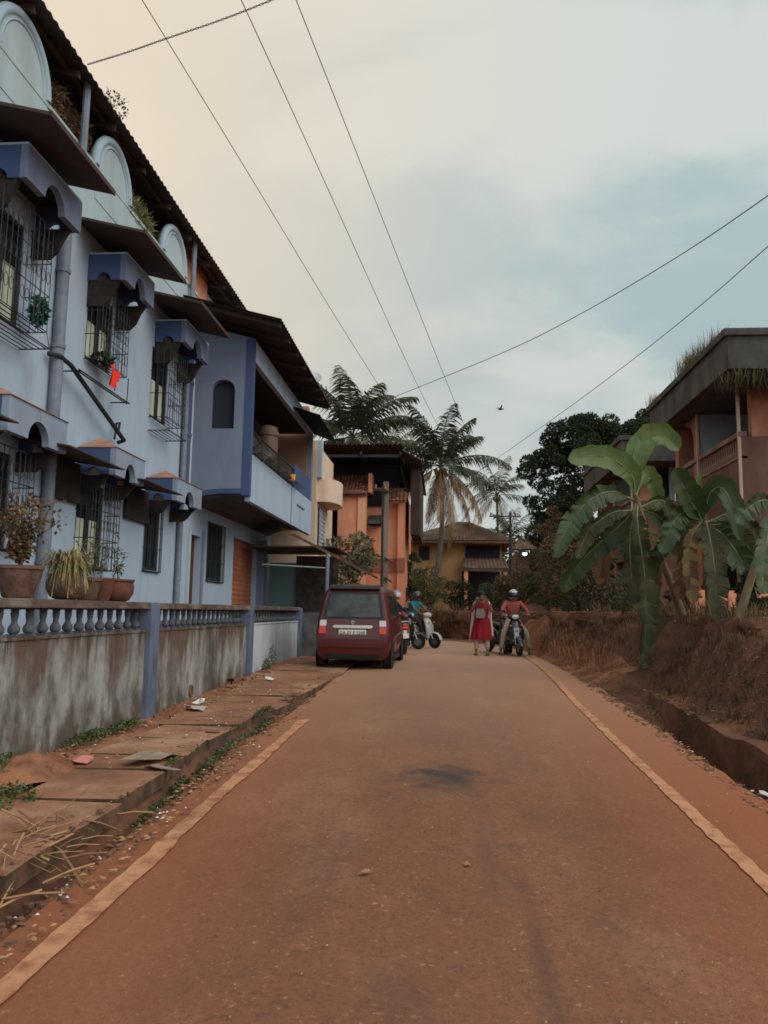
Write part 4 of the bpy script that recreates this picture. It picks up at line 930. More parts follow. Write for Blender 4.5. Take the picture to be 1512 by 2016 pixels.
q = MB(); q.box((.9, 46.55, 4.05), (3.6, 46.62, 4.2)); q.build('porch_beam', M['concrete'], yh)
for x in (1.0, 3.3): q = MB(); q.box((x, 46.65, 1.2), (x+.22, 46.87, 4.04)); q.build('porch_pillar', M['peach'], yh)
q = MB(); q.box((.9, 48.48, 1.2), (3.2, 48.585, 4.1)); q.build('porch_back', M['dark'], yh)
dhh = thing('distant_house', 'low far house of which only a brown tile roof shows behind the lamp pole', 'house', (6.3, 60, 1.4))
q = MB(); q.box((5.2, 60.5, 1.2), (8.6, 64, 6.2)); q.build('wall', M['brownwall'], dhh)
tiles((4.9, 60, 6.4), (8.9, 60, 6.4), (8.3, 62.2, 7.4), (5.6, 62.2, 7.4), .3, .35).build('roof', M['tilebrown'], dhh, fix=False)
lw = thing('garden_wall', 'low peach garden wall partly hidden by bushes before the yellow house', 'wall', (-2.5, 42, 1.4))
q = MB(); q.box((-3.6, 42, 1.0), (-1.6, 42.2, 3.1)); q.build('wall_panel', M['peach'], lw); q = MB(); q.box((-3.65, 41.95, 3.1), (-1.55, 42.25, 3.18)); q.build('coping', M['concrete'], lw)

# ---------------------------------------------------------------- orange row houses on the right bank
def row_house(Y0, Y1, label):
    h = thing('row_house', label, 'house', (9, (Y0+Y1)/2, 1.4)); X = 7.2; Ym = Y0+3.25
    q = MB(); q.box((X-.62, Y0-1.15, 7.42), (15, Y1+.5, 8.33)); q.box((X-.70, Y0-1.23, 8.22), (15.1, Y1+.58, 8.40)); q.build('roof_slab', M['concrete'], h, bevel=.02)
    q = MB(); q.box((X, Y0, 1.2), (15, Y0+.2, 6.05)); q.box((X, Y0+.201, 3.95), (X+.14, Y1, 5.5)); q.build('weathered_wall', M['brownwall'], h)
    q = MB(); q.box((X, Y0+.21, 3.80), (X+1.5, Y1, 3.94)); q.build('balcony_floor', M['brownwall'], h)
    q = MB(); q.box((X-.03, Y0-.02, 6.05), (X+.17, Y1, 6.17)); q.box((X-.03, Y0+.0, 5.5), (X+.17, Y1, 5.56)); q.build('balcony_rail', mat('weathered_pink_plaster', (.24, .15, .12), .9, (.13, .085, .07), 2), h)
    n = int((Y1-Y0-.3)/.17)
    for k in range(n):
        y = Y0+.25+k*.17; q = MB(); q.lathe([(.035, 5.56), (.05, 5.64), (.05, 5.70), (.025, 5.80), (.03, 5.90), (.04, 5.95), (.03, 6.05)], 8, (X+.07, y, 0)); q.build('baluster', mat('pinkish_baluster', (.22, .14, .11), .9), h, smooth=50)
    # upper back wall, partitions, piers
    q = MB(); q.box((X+1.5, Y0+.2, 3.95), (X+1.7, Ym-.1, 7.42)); q.box((X+.08, Ym-.0, 3.95), (X+1.49, Ym+.028, 7.42)); q.build('grey_wall', M['greywall'], h)
    q = MB(); q.box((X+1.5, Ym+.5, 1.2), (X+1.7, Y1, 7.42)); q.box((X+.02, Ym+.03, 3.95), (X+1.5, Ym+.42, 7.42)); q.box((X+.3, Y0, 6.051), (X+.95, Y0+.22, 7.42)); q.box((X+1.0, Y0+.201, 1.2), (X+1.2, Y1, 3.8)); q.box((X+.02, Y1-.35, 1.2), (X+1.5, Y1, 7.42)); q.build('orange_wall', M['orange'], h)
    q = MB(); q.box((X+1.7, Y0+.05, 6.051), (15, Y0+.15, 7.42)); q.build('upper_end_wall', M['greywall'], h)
    q = MB(); q.box((X+.96, Y0+.3, 6.0), (X+1.49, Y0+.5, 7.42)); q.build('dark_opening', M['dark'], h)
    q = MB(); q.box((X+1.45, Ym+1.3, 4.0), (X+1.499, Ym+2.3, 6.4)); d_ = q.build('balcony_door', mat('dark_brown_door', (.04, .03, .027), .8), h)
    for y in (Y0-.005, Ym-.06): q = MB(); q.box((X-.035, y, 3.9 if y > Y0 else 4.3), (X+.03, y+.07, 7.42)); q.build('pale_post', mat('pale_post', (.42, .30, .25), .85), h)
    # arch haunches under the roof
    for (ya, yb) in ((Ym+.42, Y1-.35),):
        P = [(X+.05, ya, 7.42), (X+.05, ya, 6.6)]+[(X+.05, ya+.9*(1-cos(pi/2*k/8)), 6.6+.75*sin(pi/2*k/8)) for k in range(9)]
        q = MB(); q.prism(P+[(X+.05, ya+.9, 7.42)], (.12, 0, 0)); q.build('arch_haunch', M['orange'], h)
    # ground floor openings and piers
    for k in range(3):
        y = Y0+1.2+k*2.2; q = MB(); q.box((X+.90, y, 1.4), (X+.999, y+1.1, 3.3)); w_ = q.build('ground_window', M['dark'], h)
        q = MB()
        for j in range(5): q.box((X+.86, y+.2*j+.1, 1.4), (X+.89, y+.2*j+.13, 3.3))
        q.build('grille', M['iron'], w_)
    for y in (Y0+.201, Y0+3.4, Y1-.75): q = MB(); q.box((X+.05, y, 1.2), (X+.4, y+.38, 3.8)); q.build('pier', M['orange'], h)
    return h
row_house(19.75, 25.3, 'faded orange balconied house with dried grass on its roof, nearest on the right')
row_house(31.2, 37.8, 'second faded orange house with a dark roof slab, half hidden behind the banana leaves')
gwl = thing('garden_wall', 'bare orange plaster garden wall behind the banana stems on the right bank', 'wall', (6, 16, 1.4))
for (xa, ya, xb, yb, hh) in ((5.6, 14.8, 8.8, 14.8, 1.35), (5.3, 18.4, 6.5, 18.4, 1.2)):
    q = MB(); q.box((xa, ya, 1.0), (xb, ya+.18, 1.3+hh*.75)); q.build('wall_panel', M['peach'] , gwl)
# grass on the roofs and hanging thatch
def grass(name, label, pts, n, h, m, droop=0.0, spread=.1, w_=.012, kind=None, cat='grass', parent=None):
    b = MB()
    for i in range(n):
        c = Vector(random.choice(pts))+Vector((random.gauss(0, spread), random.gauss(0, spread), random.uniform(-.03, .03)))
        a = random.uniform(0, 2*pi); o_ = Vector((cos(a), sin(a), 0)); H_ = h*random.uniform(.5, 1.2); s2 = Vector((-o_.y, o_.x, 0))*w_*.5
        P = [c, c+o_*H_*.2+Vector((0, 0, H_*.6*(1-2*droop))), c+o_*H_*.45+Vector((0, 0, H_*(1-2*droop)))]
        k = len(b.v)
        for j, q_ in enumerate(P): s3 = s2*(1, .8, .2)[j]; b.v += [tuple(q_-s3), tuple(q_+s3)]
        for j in range(2): b.f.append((k+2*j, k+2*j+1, k+2*j+3, k+2*j+2)); b.m.append(0)
    o = b.build(name, m, parent, fix=False)
    if parent is None: tag(o, label, cat, kind=kind)
    return o
grass('roof_grass', 'wispy brown dry grass growing along the roof edge of the nearer orange house', [(6.75, 19.6+.16*k, 8.38) for k in range(22)]+[(6.7, 21.0+.1*k, 8.38) for k in range(12)], 900, .42, M['dry'], spread=.12, kind='stuff')
grass('roof_grass', 'small tuft of dry grass on the far end of the nearer orange roof', [(6.75, 25.5+.2*k, 8.38) for k in range(4)], 160, .4, M['dry'], spread=.12, kind='stuff')
grass('hanging_thatch', 'yellow brown dried vegetation hanging under the roof corner of the nearer orange house', [(6.75+.17*k, 19.0+random.uniform(-.3, .4), 7.40) for k in range(16)], 1800, .5, M['straw'] if False else mat('old_thatch', (.075, .058, .032), .95, island=.6), droop=.92, spread=.20, w_=.016, kind='stuff')

# ---------------------------------------------------------------- poles, lamp, wires
up = thing('utility_pole', 'weathered concrete utility pole standing in front of the orange house', 'pole', (-1.98, 25, .5))
q = MB(); q.prism([(-2.09, 24.9, .4), (-1.87, 24.9, .4), (-1.90, 24.9, 5.75), (-2.06, 24.9, 5.75)], (0, .2, 0)); q.build('shaft', M['poleconc'], up, bevel=.01)
q = MB(); q.box((-2.105, 24.86, .4), (-2.03, 24.895, 5.6)); q.build('cable_duct', M['iron'], up)
q = MB(); q.obox((-2.12, 24.85, 5.45), (.5, .06, .07), (0, .15, 0)); q.obox((-1.85, 24.85, 3.2), (.3, .06, .05), (0, .6, 0)); q.obox((-1.85, 24.85, 2.6), (.26, .06, .05), (0, .6, 0)); q.build('cross_arm', M['iron'], up)
for x in (-2.3, -2.0): q = MB(); q.lathe([(.02, 5.48), (.045, 5.52), (.03, 5.56), (.045, 5.6), (.02, 5.64)], 8, (x, 24.85, 0)); q.build('insulator', M['terra'], up)
lp = thing('street_lamp', 'thin dark lamp pole with one small glowing bluish white lamp at the bend', 'street lamp', (3.33, 42, 1.5))
q = MB(); q.tube([(3.33, 42, 1.2), (3.33, 42, 6.95)], [.09, .06], 8); q.build('pole', M['iron'], lp, smooth=50)
q = MB(); q.tube([(2.2, 42, 6.72), (3.9, 42, 6.72)], .035, 6); q.build('cross_arm', M['iron'], lp)
for x in (2.3, 2.9, 3.6): q = MB(); q.lathe([(.02, 6.75), (.05, 6.8), (.03, 6.84), (.05, 6.88), (.02, 6.92)], 8, (x, 42, 0)); q.build('insulator', M['terra'], lp)
q = MB(); q.tube([(3.33, 42, 4.9), (3.6, 41.8, 4.95), (3.95, 41.5, 4.85)], .03, 6); q.build('lamp_arm', M['iron'], lp)
q = MB(); q.ell((4.02, 41.4, 4.78), (.16, .13, .06), 12, 6); q.build('lamp_head', M['iron'], lp, smooth=60)
q = MB(); q.ell((4.02, 41.4, 4.70), (.13, .11, .11), 14, 8); q.build('bulb', M['lamp'], lp, smooth=80)
def wire(label, pts, r=.0052, cat='wire', sag=0, twist=False):
    P = catmull(pts, 12); q = MB()
    if sag: n = len(P); P = [p-Vector((0, 0, sag*4*(i/(n-1))*(1-i/(n-1)))) for i, p in enumerate(P)]
    if twist:
        for ph in (0, pi):
            Q = []
            for i in range(len(P)-1):
                for k in range(6):
                    t = k/6; a = (i*6+k)*.45+ph; Q.append(P[i].lerp(P[i+1], t)+Vector((0, cos(a), sin(a)))*r*.9)
            q.tube(Q, r*.7, 4)
    else: q.tube(P, r, 5)
    return tag(q.build('overhead_wire' if not twist else 'twisted_cable', M['wire']), label, cat)
wire('leftmost of the three long wires running down the street, nearest the blue roof', [(-5.1, -10, 8.4), PY_(280, 0, 7.2), PY_(718, 715, 15.8), (-.2, 28, 6.35), (2.3, 42, 6.93)])
wire('middle one of the three long wires running down the street overhead', [(-4.1, -10, 8.4), PY_(475, 0, 7.2), PY_(845, 805, 18.9), (1.0, 30, 6.4), (2.9, 42, 6.93)])
wire('rightmost of the three long wires running down the street overhead', [(-3.8, -10, 8.4), PY_(583, 0, 7.2), PY_(905, 815, 19.4), (1.7, 30, 6.4), (3.6, 42, 6.93)])
wire('thick twisted dark cable crossing the sky from the roof of the blue house', [PY_(172, 127, 10.6), PY_(250, 103, 10.4), PY_(330, 75, 10.1), PY_(430, 41, 9.8), PY_(535, 0, 9.4), PY_(760, -95, 8.6), PY_(1100, -260, 7.6)], .010, 'cable', twist=True)
wire('long wire rising from behind the left palm to the upper right', [PY_(740, 797, 31), PY_(780, 780, 30), PY_(1000, 690, 25), PY_(1150, 614, 22), PY_(1330, 508, 18), PY_(1512, 385, 14.5), PY_(1760, 200, 11)], .012)
wire('lower wire rising past the dark tree toward the right edge of the view', [PY_(935, 933, 43), PY_(1070, 838, 34), PY_(1200, 743, 27), PY_(1360, 617, 20.5), PY_(1512, 485, 16), PY_(1700, 318, 12)], .011)
wire('short drooping wire from the orange house wall to the utility pole', [(-3.1, 30.2, 4.95), (-2.7, 28, 4.55), (-2.1, 24.9, 4.3)], .012)
wire('thin wire slanting from the utility pole to the right corner of the orange house', [(-1.9, 24.9, 3.2), (-1.8, 28, 2.95), (-1.6, 30.7, 2.9)], .008)

# ---------------------------------------------------------------- palms
def palm(name_label, base, top, Rf, nf, ndry, lean=(0, 0), seed=1, nl=60):
    random.seed(seed); t = thing('coconut_palm', name_label, 'palm tree', base)
    b, c = Vector(base), Vector(top); mid = b.lerp(c, .5)+Vector((lean[0], lean[1], 0))
    P = catmull([b, mid, c], 8); q = MB(); q.tube(P, [.17-.07*i/(len(P)-1)+(.012 if i % 2 else 0) for i in range(len(P))], 10); q.build('trunk', M['trunk'], t, smooth=50)
    ga = 2.399963
    for i in range(nf+ndry):
        dry = i >= nf; k = i if not dry else i-nf
        el = (1.5-1.75*(k/nf)**1.15) if not dry else random.uniform(-.9, -.45)
        az = k*ga+seed+random.uniform(-.25, .25); L_ = Rf*random.uniform(.85, 1.12)*(1.1 if dry else 1)
        h = Vector((cos(az), sin(az), 0)); pts = []; p = Vector(c); e = el; n = 12
        dr_ = random.uniform(.06, .14) if not dry else .08
        for j in range(n+1):
            pts.append(p.copy()); d = h*cos(e)+Vector((0, 0, sin(e))); p = p+d*(L_/n); e = max(-1.5, e-dr_*(.5+j/n*1.2))
        f = MB(); f.tube(pts, [.035*(1-.85*j/n) for j in range(n+1)], 4)
        for j in range(nl):
            u = .14+.86*j/nl; s = u*n; a = int(min(n-1, s)); p = pts[a].lerp(pts[a+1], s-a); d = (pts[a+1]-pts[a]).normalized()
            side = d.cross(Vector((0, 0, 1)))
            if side.length < .1: side = Vector((-h.y, h.x, 0))
            side.normalize(); ll = Rf*.27*(sin(pi*min(1, u*.86+.12))**.6)*random.uniform(.7, 1.15)
            for sg in (-1, 1):
                dd = (side*sg*.7+d*.65+Vector((0, 0, random.uniform(-.75, -.35)-(.7 if dry else 0)))+rv()*.08).normalized()
                q1 = p+dd*ll*.55; q2 = q1+(dd+Vector((0, 0, -.8))).normalized()*ll*.5; w_ = d*random.uniform(.020, .032)*Rf/3.2
                kk = len(f.v); f.v += [tuple(p-w_*.6), tuple(p+w_*.6), tuple(q1+w_), tuple(q1-w_), tuple(q2)]
                f.f += [(kk, kk+1, kk+2, kk+3), (kk+3, kk+2, kk+4)]; f.m += [0, 0]
        f.build('frond', M['fronddry'] if dry else M['frond'], t, fix=False)
    q = MB()
    for k in range(9): a = k*.7+seed; q.ell(c+Vector((cos(a)*.28, sin(a)*.28, -.25-.12*(k % 3))), (.12, .12, .15), 8, 6)
    q.build('coconuts', mat('coconut', (.10, .075, .03), .7), t, smooth=60)
    return t
palm('tall palm with dense upright dark fronds rising behind the orange house roof, leftmost palm', (-5.6, 45, .5), PY_(695, 862, 45), 4.9, 20, 4, seed=2)
palm('palm with a thin leaning trunk and drooping dry brown fronds before the yellow house', (-1.0, 43, 1.4), PY_(868, 918, 43.5), 4.0, 18, 7, (.35, 0), seed=5)
palm('small distant palm just right of the palm with the leaning trunk', (5.0, 75, 1), PY_(978, 975, 75), 4.2, 15, 4, seed=9, nl=30)
palm('partly hidden far palm between the leftmost palm and the leaning palm', (-4.6, 60, .5), PY_(765, 905, 60), 3.4, 16, 6, seed=12, nl=30)
palm('low grey green palm behind the lamp pole with thin drooping fronds', (4.6, 58, 1), PY_(1005, 1055, 58), 2.6, 14, 4, seed=15, nl=26)
# ---------------------------------------------------------------- trees and bushes
random.seed(11)
def limb(mb, p, d, L_, r, depth, spread=.6):
    pts = [p]; q_ = Vector(p); dd = d.normalized()
    for i in range(4): dd = (dd+rv()*.16+Vector((0, 0, .03))).normalized(); q_ = q_+dd*L_/4; pts.append(q_.copy())
    mb.tube(pts, [r*(1-.45*i/4) for i in range(5)], 5 if depth < 2 else 6)
    if depth > 0:
        for k in range(3): limb(mb, pts[random.choice((2, 3, 4))], dd+rv()*spread, L_*.72, r*.5, depth-1, spread)
dt = thing('dark_tree', 'big dark broad crowned tree rising behind the right hand houses', 'tree', (9.5, 52, 1.4))
q = MB(); limb(q, Vector((9.5, 52, 1.2)), Vector((0, 0, 1)), 4.6, .4, 3); q.build('trunk', M['bark'], dt, smooth=50)
cl = []
for (px, py, Y, rx, rz, n) in ((1160, 925, 52, 3.2, 2.9, 26), (1085, 950, 52, 1.6, 2.3, 12), (1255, 885, 54, 2.8, 1.7, 18), (1100, 1040, 51, 1.5, 1.7, 9), (1180, 1030, 52, 3.0, 2.5, 14), (1130, 860, 52, 1.6, 1.0, 9), (1190, 860, 53, 2.2, 1.2, 12), (1285, 850, 56, 1.6, 1.1, 10)):
    c = PY_(px, py, Y); cl += tree_clumps(c, (rx*1.08, 2.4, rz*1.05), int(n*1.7), .62)
q = MB(); crown_mesh(q, cl, 85000, .19, .12, .3, .5); q.build('crown', M['crown'], dt, fix=False)
bt = thing('bare_tree', 'leafless pale branching tree against the sky left of the leaning palm', 'tree', (-2.6, 56, 1))
q = MB()
for k in range(6): limb(q, PY_(805+12*k, 1080, 56), Vector((.35+.1*k, 0, 1)), 1.7, .035, 3, .9)
q.tube([(-2.6, 56, 1), PY_(820, 1080, 56)], [.15, .06], 6); q.build('branches', M['bark'], bt)
def pxbush(name, label, px, py, Y, rx, rz, n, leaf, m, depth=None, k=8, cr=.45, cat='bush'):
    c = PY_(px, py, Y); s = Y/1550.; R_ = (rx*s, (depth or rx*s*.8), rz*s)
    cl = tree_clumps(c, R_, k, min(R_[0], R_[2])*cr)
    base = (c.x, c.y, max(.4, min(c.z-R_[2]*1.2, zplat(Y)+.0)))
    def st(mb):
        for j in range(7):
            e = Vector(random.choice(cl)[0]); mb.tube([base, Vector(base).lerp(e, .5)+rv()*.1, e], [.02, .014, .006], 5)
    return thing_leaves(name, label, cat, cl, n, leaf, leaf*.45, m, base, st)
pxbush('leafy_bush', 'tall pale green long leaved bush between the shed roof and the orange house', 686, 1098, 25.6, 42, 46, 1500, .20, M['bushpale'], .6, 16)
pxbush('leafy_bush', 'grey green roadside bush below the glowing lamp', 1078, 1142, 31, 38, 50, 5200, .13, M['bush'], 1.2, 14)
pxbush('dry_bush', 'tall brown half dry thicket left of the banana plants', 1118, 1110, 25, 52, 66, 6500, .11, M['dry'], 1.2, 18)
pxbush('dry_bush', 'dark brown tangled bush on top of the bank under the long banana leaves', 1180, 1140, 20, 50, 52, 5200, .09, mat('dark_dry_leaves', (.085, .065, .04), .9, island=.5), .8, 16)
pxbush('leafy_bush', 'low green bush on the bank directly behind the standing woman', 985, 1170, 35.5, 42, 26, 3200, .12, M['bush'], .8, 12)
pxbush('leafy_bush', 'dark green mounded bush between the leaning palm and the woman', 905, 1175, 36.6, 36, 24, 2800, .12, M['crown'], .8, 12)
pxbush('leafy_bush', 'olive bush at the foot of the leaning palm trunk', 855, 1150, 39, 42, 34, 3200, .13, mat('olive_leaves', (.11, .10, .045), .85, island=.5), .9, 12)
pxbush('leafy_bush', 'narrow green creeper bush against the right corner of the orange house', 812, 1120, 34.5, 17, 52, 2200, .14, M['bush'], .5, 10)
pxbush('leafy_bush', 'small green bush behind the riding man on the white scooter', 806, 1178, 33, 16, 24, 1000, .12, M['crown'], .5, 7)
pxbush('leafy_bush', 'dusty bush in the middle of the thicket above the earth bank', 1225, 1165, 17, 26, 34, 1600, .08, M['bush'], .5, 9)
pxbush('leafy_bush', 'dark leafy bush under the rightmost banana plant', 1490, 1175, 13.2, 26, 46, 1600, .09, M['crown'], .4, 9)
pxbush('leafy_bush', 'small bush between the two banana stems with pale dry leaves', 1345, 1165, 15.5, 26, 30, 700, .11, M['dry'], .4, 7)
pxbush('leafy_bush', 'bush with rusty dry leaves leaning over the far thicket near the dark tree', 1095, 1035, 34, 26, 46, 1500, .14, M['dry'], .7, 9)
random.seed(21)
cl = []
for k in range(110):
    px = random.uniform(770, 1330); Y = random.uniform(66, 96); c = PY_(px, random.uniform(1105, 1215), Y); cl.append(((c.x, c.y, c.z), (3.2, 2.5, 2.0)))
cl += [((PY_(px, 1085+random.uniform(-12, 14), 66)[:]), (1.5, 1.2, 1.3)) for px in (955, 975, 1000, 1030, 1052, 1075)]
q = MB(); crown_mesh(q, cl, 60000, .34, .22, .2, .4); tag(q.build('woodland', M['wood'], fix=False), 'far green brown belt of trees behind the end of the street', 'woodland', kind='stuff')
pts = [(4.45+random.uniform(0, .8)-max(0, y-12)*.10, y, zplat(y)-.02) for y in [6+.25*k for k in range(60)]]
grass('bank_grass', 'dry brown grass fringe along the top of the laterite bank', pts, 2200, .28, M['dry'], spread=.25, w_=.014, kind='stuff')
pts = []
for k in range(120):
    y = random.uniform(14.5, 22.5); x = random.uniform(2.5, 3.1); pts.append((x, y, zt(x, y)+random.uniform(0, .25)))
grass('verge_grass', 'reddish dusty dry grass on the earth slope right of the black scooter', pts, 1500, .18, mat('rust_grass', (.26, .125, .065), .95, island=.4), spread=.12, w_=.012, kind='stuff')
pts = [(x, 34.3+random.uniform(0, 1.0), zr(30)+random.uniform(.0, 1.0)) for x in [-3+.1*k for k in range(50)]]
grass('verge_grass', 'dead grass on the low earth wall behind the woman at the bend', pts, 2200, .45, M['dry'], spread=.3, w_=.02, kind='stuff')

pxbush('dry_bush', 'wide brownish scrub at the near edge of the thicket beside the glowing lamp', 1020, 1150, 33.5, 40, 34, 3800, .12, M['dry'], 1.0, 12)
pxbush('leafy_bush', 'tall grey green scrub filling the gap before the second orange house', 1145, 1075, 30, 46, 58, 6000, .14, mat('grey_green_leaves', (.075, .075, .045), .85, island=.5), 1.4, 16)
pts = []
for k in range(700):
    y = random.uniform(5, 22); x = random.uniform(3.35-max(0, y-14)*.1, 4.1-max(0, y-14)*.12); pts.append((x, y, zt(x, y)))
grass('bank_scrub', 'short brown scrubby dry grass covering the slope under the laterite bank', pts, 9000, .13, mat('scrub', (.13, .07, .04), .95, island=.5), spread=.06, w_=.008, kind='stuff')
pts = []
for k in range(500):
    y = random.uniform(7.5, 24); t_ = random.random(); x = (4.05 if y < 12 else 4.05-(y-12)*.13)+.05+t_*.12; pts.append((x, y, zr(y)+.25+t_*1.0))
grass('bank_grass', 'thin dry roots and twigs sticking out of the face of the laterite bank', pts, 2600, .22, M['dry'], spread=.05, w_=.009, droop=.55, kind='stuff')
# ---------------------------------------------------------------- banana plants
def banana_leaf(parent, pts, w_, m, tatter=0, fold=.35, roll=0, side_hint=None, name='leaf'):
    P = catmull(pts, 11); n = len(P)-1; b = MB(); L_ = sum((P[i+1]-P[i]).length for i in range(n)); acc = 0
    rows = []
    for i, p in enumerate(P):
        d = (P[min(i+1, n)]-P[max(i-1, 0)]).normalized(); u = i/n
        s = d.cross(Vector(side_hint) if side_hint else Vector((0, -1, .0)))
        if s.length < .2: s = d.cross(Vector((0, 0, 1)))
        s.normalize(); nn = s.cross(d).normalized()
        ww = w_*.5*(min(1, max(0, u-.07)*4.5)**.6*max(0, 1-u**5)**.5*(1+.06*sin(u*37)+random.uniform(-.04, .04)) if u > .08 else .03)
        rows.append((p, d, s, nn, ww))
    def strip(sg):
        cuts = []; u = 0.
        while u < n:      # blade torn into lobes; a tattered leaf has many narrow ones
            w3 = random.uniform(.6, 3.2) if tatter else random.uniform(1.2, 5.5)
            cuts.append((u, min(n, u+w3))); u += w3
        for (c0, c1) in cuts:
            gap = random.uniform(.04, .30)*(1 if tatter else .35); hang = random.uniform(-.4, .25)*tatter+random.uniform(-.05, .05); droop_ = random.uniform(.1, .45)*tatter
            m_ = max(1, int(math.ceil((c1-c0)/.8))); grid = []
            for q_ in range(m_+1):
                t = c0+(c1-c0)*q_/m_; row = []
                for kk in (0., .35, .7, 1.0):
                    tt = t-(gap*kk**2 if q_ == m_ else 0); i = int(min(n-1, tt)); fr_ = tt-i
                    p, d, s, nn, ww = rows[i]; p2, d2, s2, n2, w2 = rows[i+1]
                    pp = p.lerp(p2, fr_); ss = s.lerp(s2, fr_); nn_ = nn.lerp(n2, fr_); w3 = ww+(w2-ww)*fr_; f = fold+hang*kk
                    row.append(pp+ss*sg*w3*kk*cos(f)+nn_*w3*kk*kk*sin(f)*.8+Vector((0, 0, -w3*droop_*kk*kk))+d*w3*.22*kk+nn_*.006*sin(t*9))
                grid.append(row)
            k0 = len(b.v); b.v += [tuple(v) for r3 in grid for v in r3]
            for q_ in range(m_):
                for kk in range(3): a = k0+q_*4+kk; b.f.append((a, a+1, a+5, a+4)); b.m.append(0)
    strip(1); strip(-1)
    o = b.build(name, m, parent, fix=False, smooth=60)
    r = MB(); r.tube([x[0]-x[3]*.008 for x in rows], [.022*(1-.8*i/n) for i in range(n+1)], 6); r.build('midrib', M['bananarib'], o, smooth=60)
    return o
random.seed(31)
def banana(label, Y, stem, leaves, r=.085):
    b0 = PY_(*stem[0], Y); t = thing('banana_plant', label, 'banana plant', (b0.x, b0.y, b0.z-.15))
    P = catmull([b0-Vector((0, 0, .25))]+[PY_(*s, Y) for s in stem], 5); q = MB(); n = len(P)
    q.tube(P, [r*(1-.5*i/(n-1)) for i in range(n)], 12)
    for k in range(9):     # peeling dry sheaths
        i = random.randrange(1, n-1); a = random.uniform(0, 6.28); p = P[i]+Vector((cos(a), sin(a), 0))*r*.7
        q.add([p, p+Vector((cos(a)*.05, sin(a)*.05, -.22)), p+Vector((cos(a+.8)*.08, sin(a+.8)*.08, -.18))], [(0, 1, 2)])
    q.build('stem', M['bananastem'], t, smooth=50, fix=False)
    for (pts, dy, wpx, mm, tt, fo) in leaves:
        m3 = [PY_(px, py, Y+dy*(i/(len(pts)-1))) for i, (px, py) in enumerate(pts)]; wpx *= .95
        banana_leaf(t, m3, wpx*Y/1550., M[mm], tt, fo)
banana('leaning banana plant with pale raised leaves and one very long leaf hanging over the bank', 14.6, [(1345, 1215), (1310, 1120), (1275, 1050), (1252, 975)], [
    ([(1252, 985), (1243, 935), (1205, 905), (1160, 898), (1118, 905)], -.5, 50, 'bananapale', 0, .3),
    ([(1252, 985), (1248, 915), (1268, 868), (1305, 858), (1338, 885)], .3, 58, 'bananapale', 0, .5),
    ([(1248, 985), (1205, 968), (1160, 985), (1120, 1035), (1090, 1098)], -.6, 48, 'banana', 1, .5),
    ([(1250, 1000), (1225, 1030), (1185, 1065), (1140, 1110), (1105, 1165)], .3, 50, 'banana', 1, .5),
    ([(1255, 990), (1256, 1040), (1268, 1120), (1272, 1210), (1266, 1318)], -1.1, 66, 'bananaold', 1, .9),
    ([(1252, 990), (1240, 1060), (1243, 1130), (1246, 1190)], -.6, 50, 'bananaold', 1, .6),
    ([(1256, 1000), (1300, 985), (1325, 1010), (1335, 1060)], .3, 34, 'banana', 1, .5),
    ([(1250, 1005), (1205, 1010), (1160, 1045), (1135, 1100)], -.2, 36, 'bananaold', 1, .5),
    ([(1256, 1010), (1285, 1060), (1290, 1130), (1284, 1190)], -.2, 34, 'fronddry', 1, .6),
    ([(1252, 975), (1270, 935), (1288, 960), (1298, 1030)], .5, 42, 'bananapale', 0, .6),
    ([(1252, 985), (1238, 930), (1240, 890), (1256, 850)], .2, 20, 'bananapale', 0, .9),
    ([(1258, 1010), (1215, 1045), (1190, 1090), (1180, 1150)], .8, 40, 'fronddry', 1, .4),
    ([(1258, 1000), (1300, 1020), (1330, 1060), (1345, 1110)], .8, 40, 'banana', 1, .4)])
banana('upright banana plant with broad dark leaves and a leaf hanging down its stem', 13.8, [(1398, 1222), (1395, 1150), (1390, 1080), (1385, 1010)], [
    ([(1386, 1030), (1368, 1000), (1350, 965), (1328, 922)], -.3, 58, 'banana', 0, .5),
    ([(1386, 1030), (1396, 975), (1420, 960), (1442, 995), (1455, 1062)], -.4, 50, 'banana', 0, .5),
    ([(1386, 1030), (1350, 1008), (1322, 1035), (1302, 1090)], -.3, 48, 'banana', 1, .5),
    ([(1388, 1020), (1398, 1060), (1408, 1130), (1412, 1225)], -.7, 54, 'bananaold', 1, .5),
    ([(1388, 1020), (1360, 1060), (1358, 1120), (1364, 1190)], -.2, 36, 'fronddry', 1, .6),
    ([(1388, 1030), (1340, 1040), (1300, 1080), (1280, 1130)], .4, 36, 'banana', 1, .5),
    ([(1388, 1030), (1440, 1010), (1475, 1025), (1500, 1070)], .5, 36, 'bananaold', 1, .5),
    ([(1388, 1030), (1425, 1055), (1460, 1105), (1482, 1170)], -.2, 58, 'banana', 1, .5),
    ([(1388, 1040), (1382, 1000), (1372, 960), (1378, 930)], .2, 22, 'bananapale', 0, .9),
    ([(1388, 1040), (1355, 1070), (1342, 1120), (1338, 1180)], .5, 40, 'fronddry', 1, .4),
    ([(1388, 1035), (1430, 1035), (1470, 1070), (1490, 1130)], .6, 46, 'banana', 1, .4)])
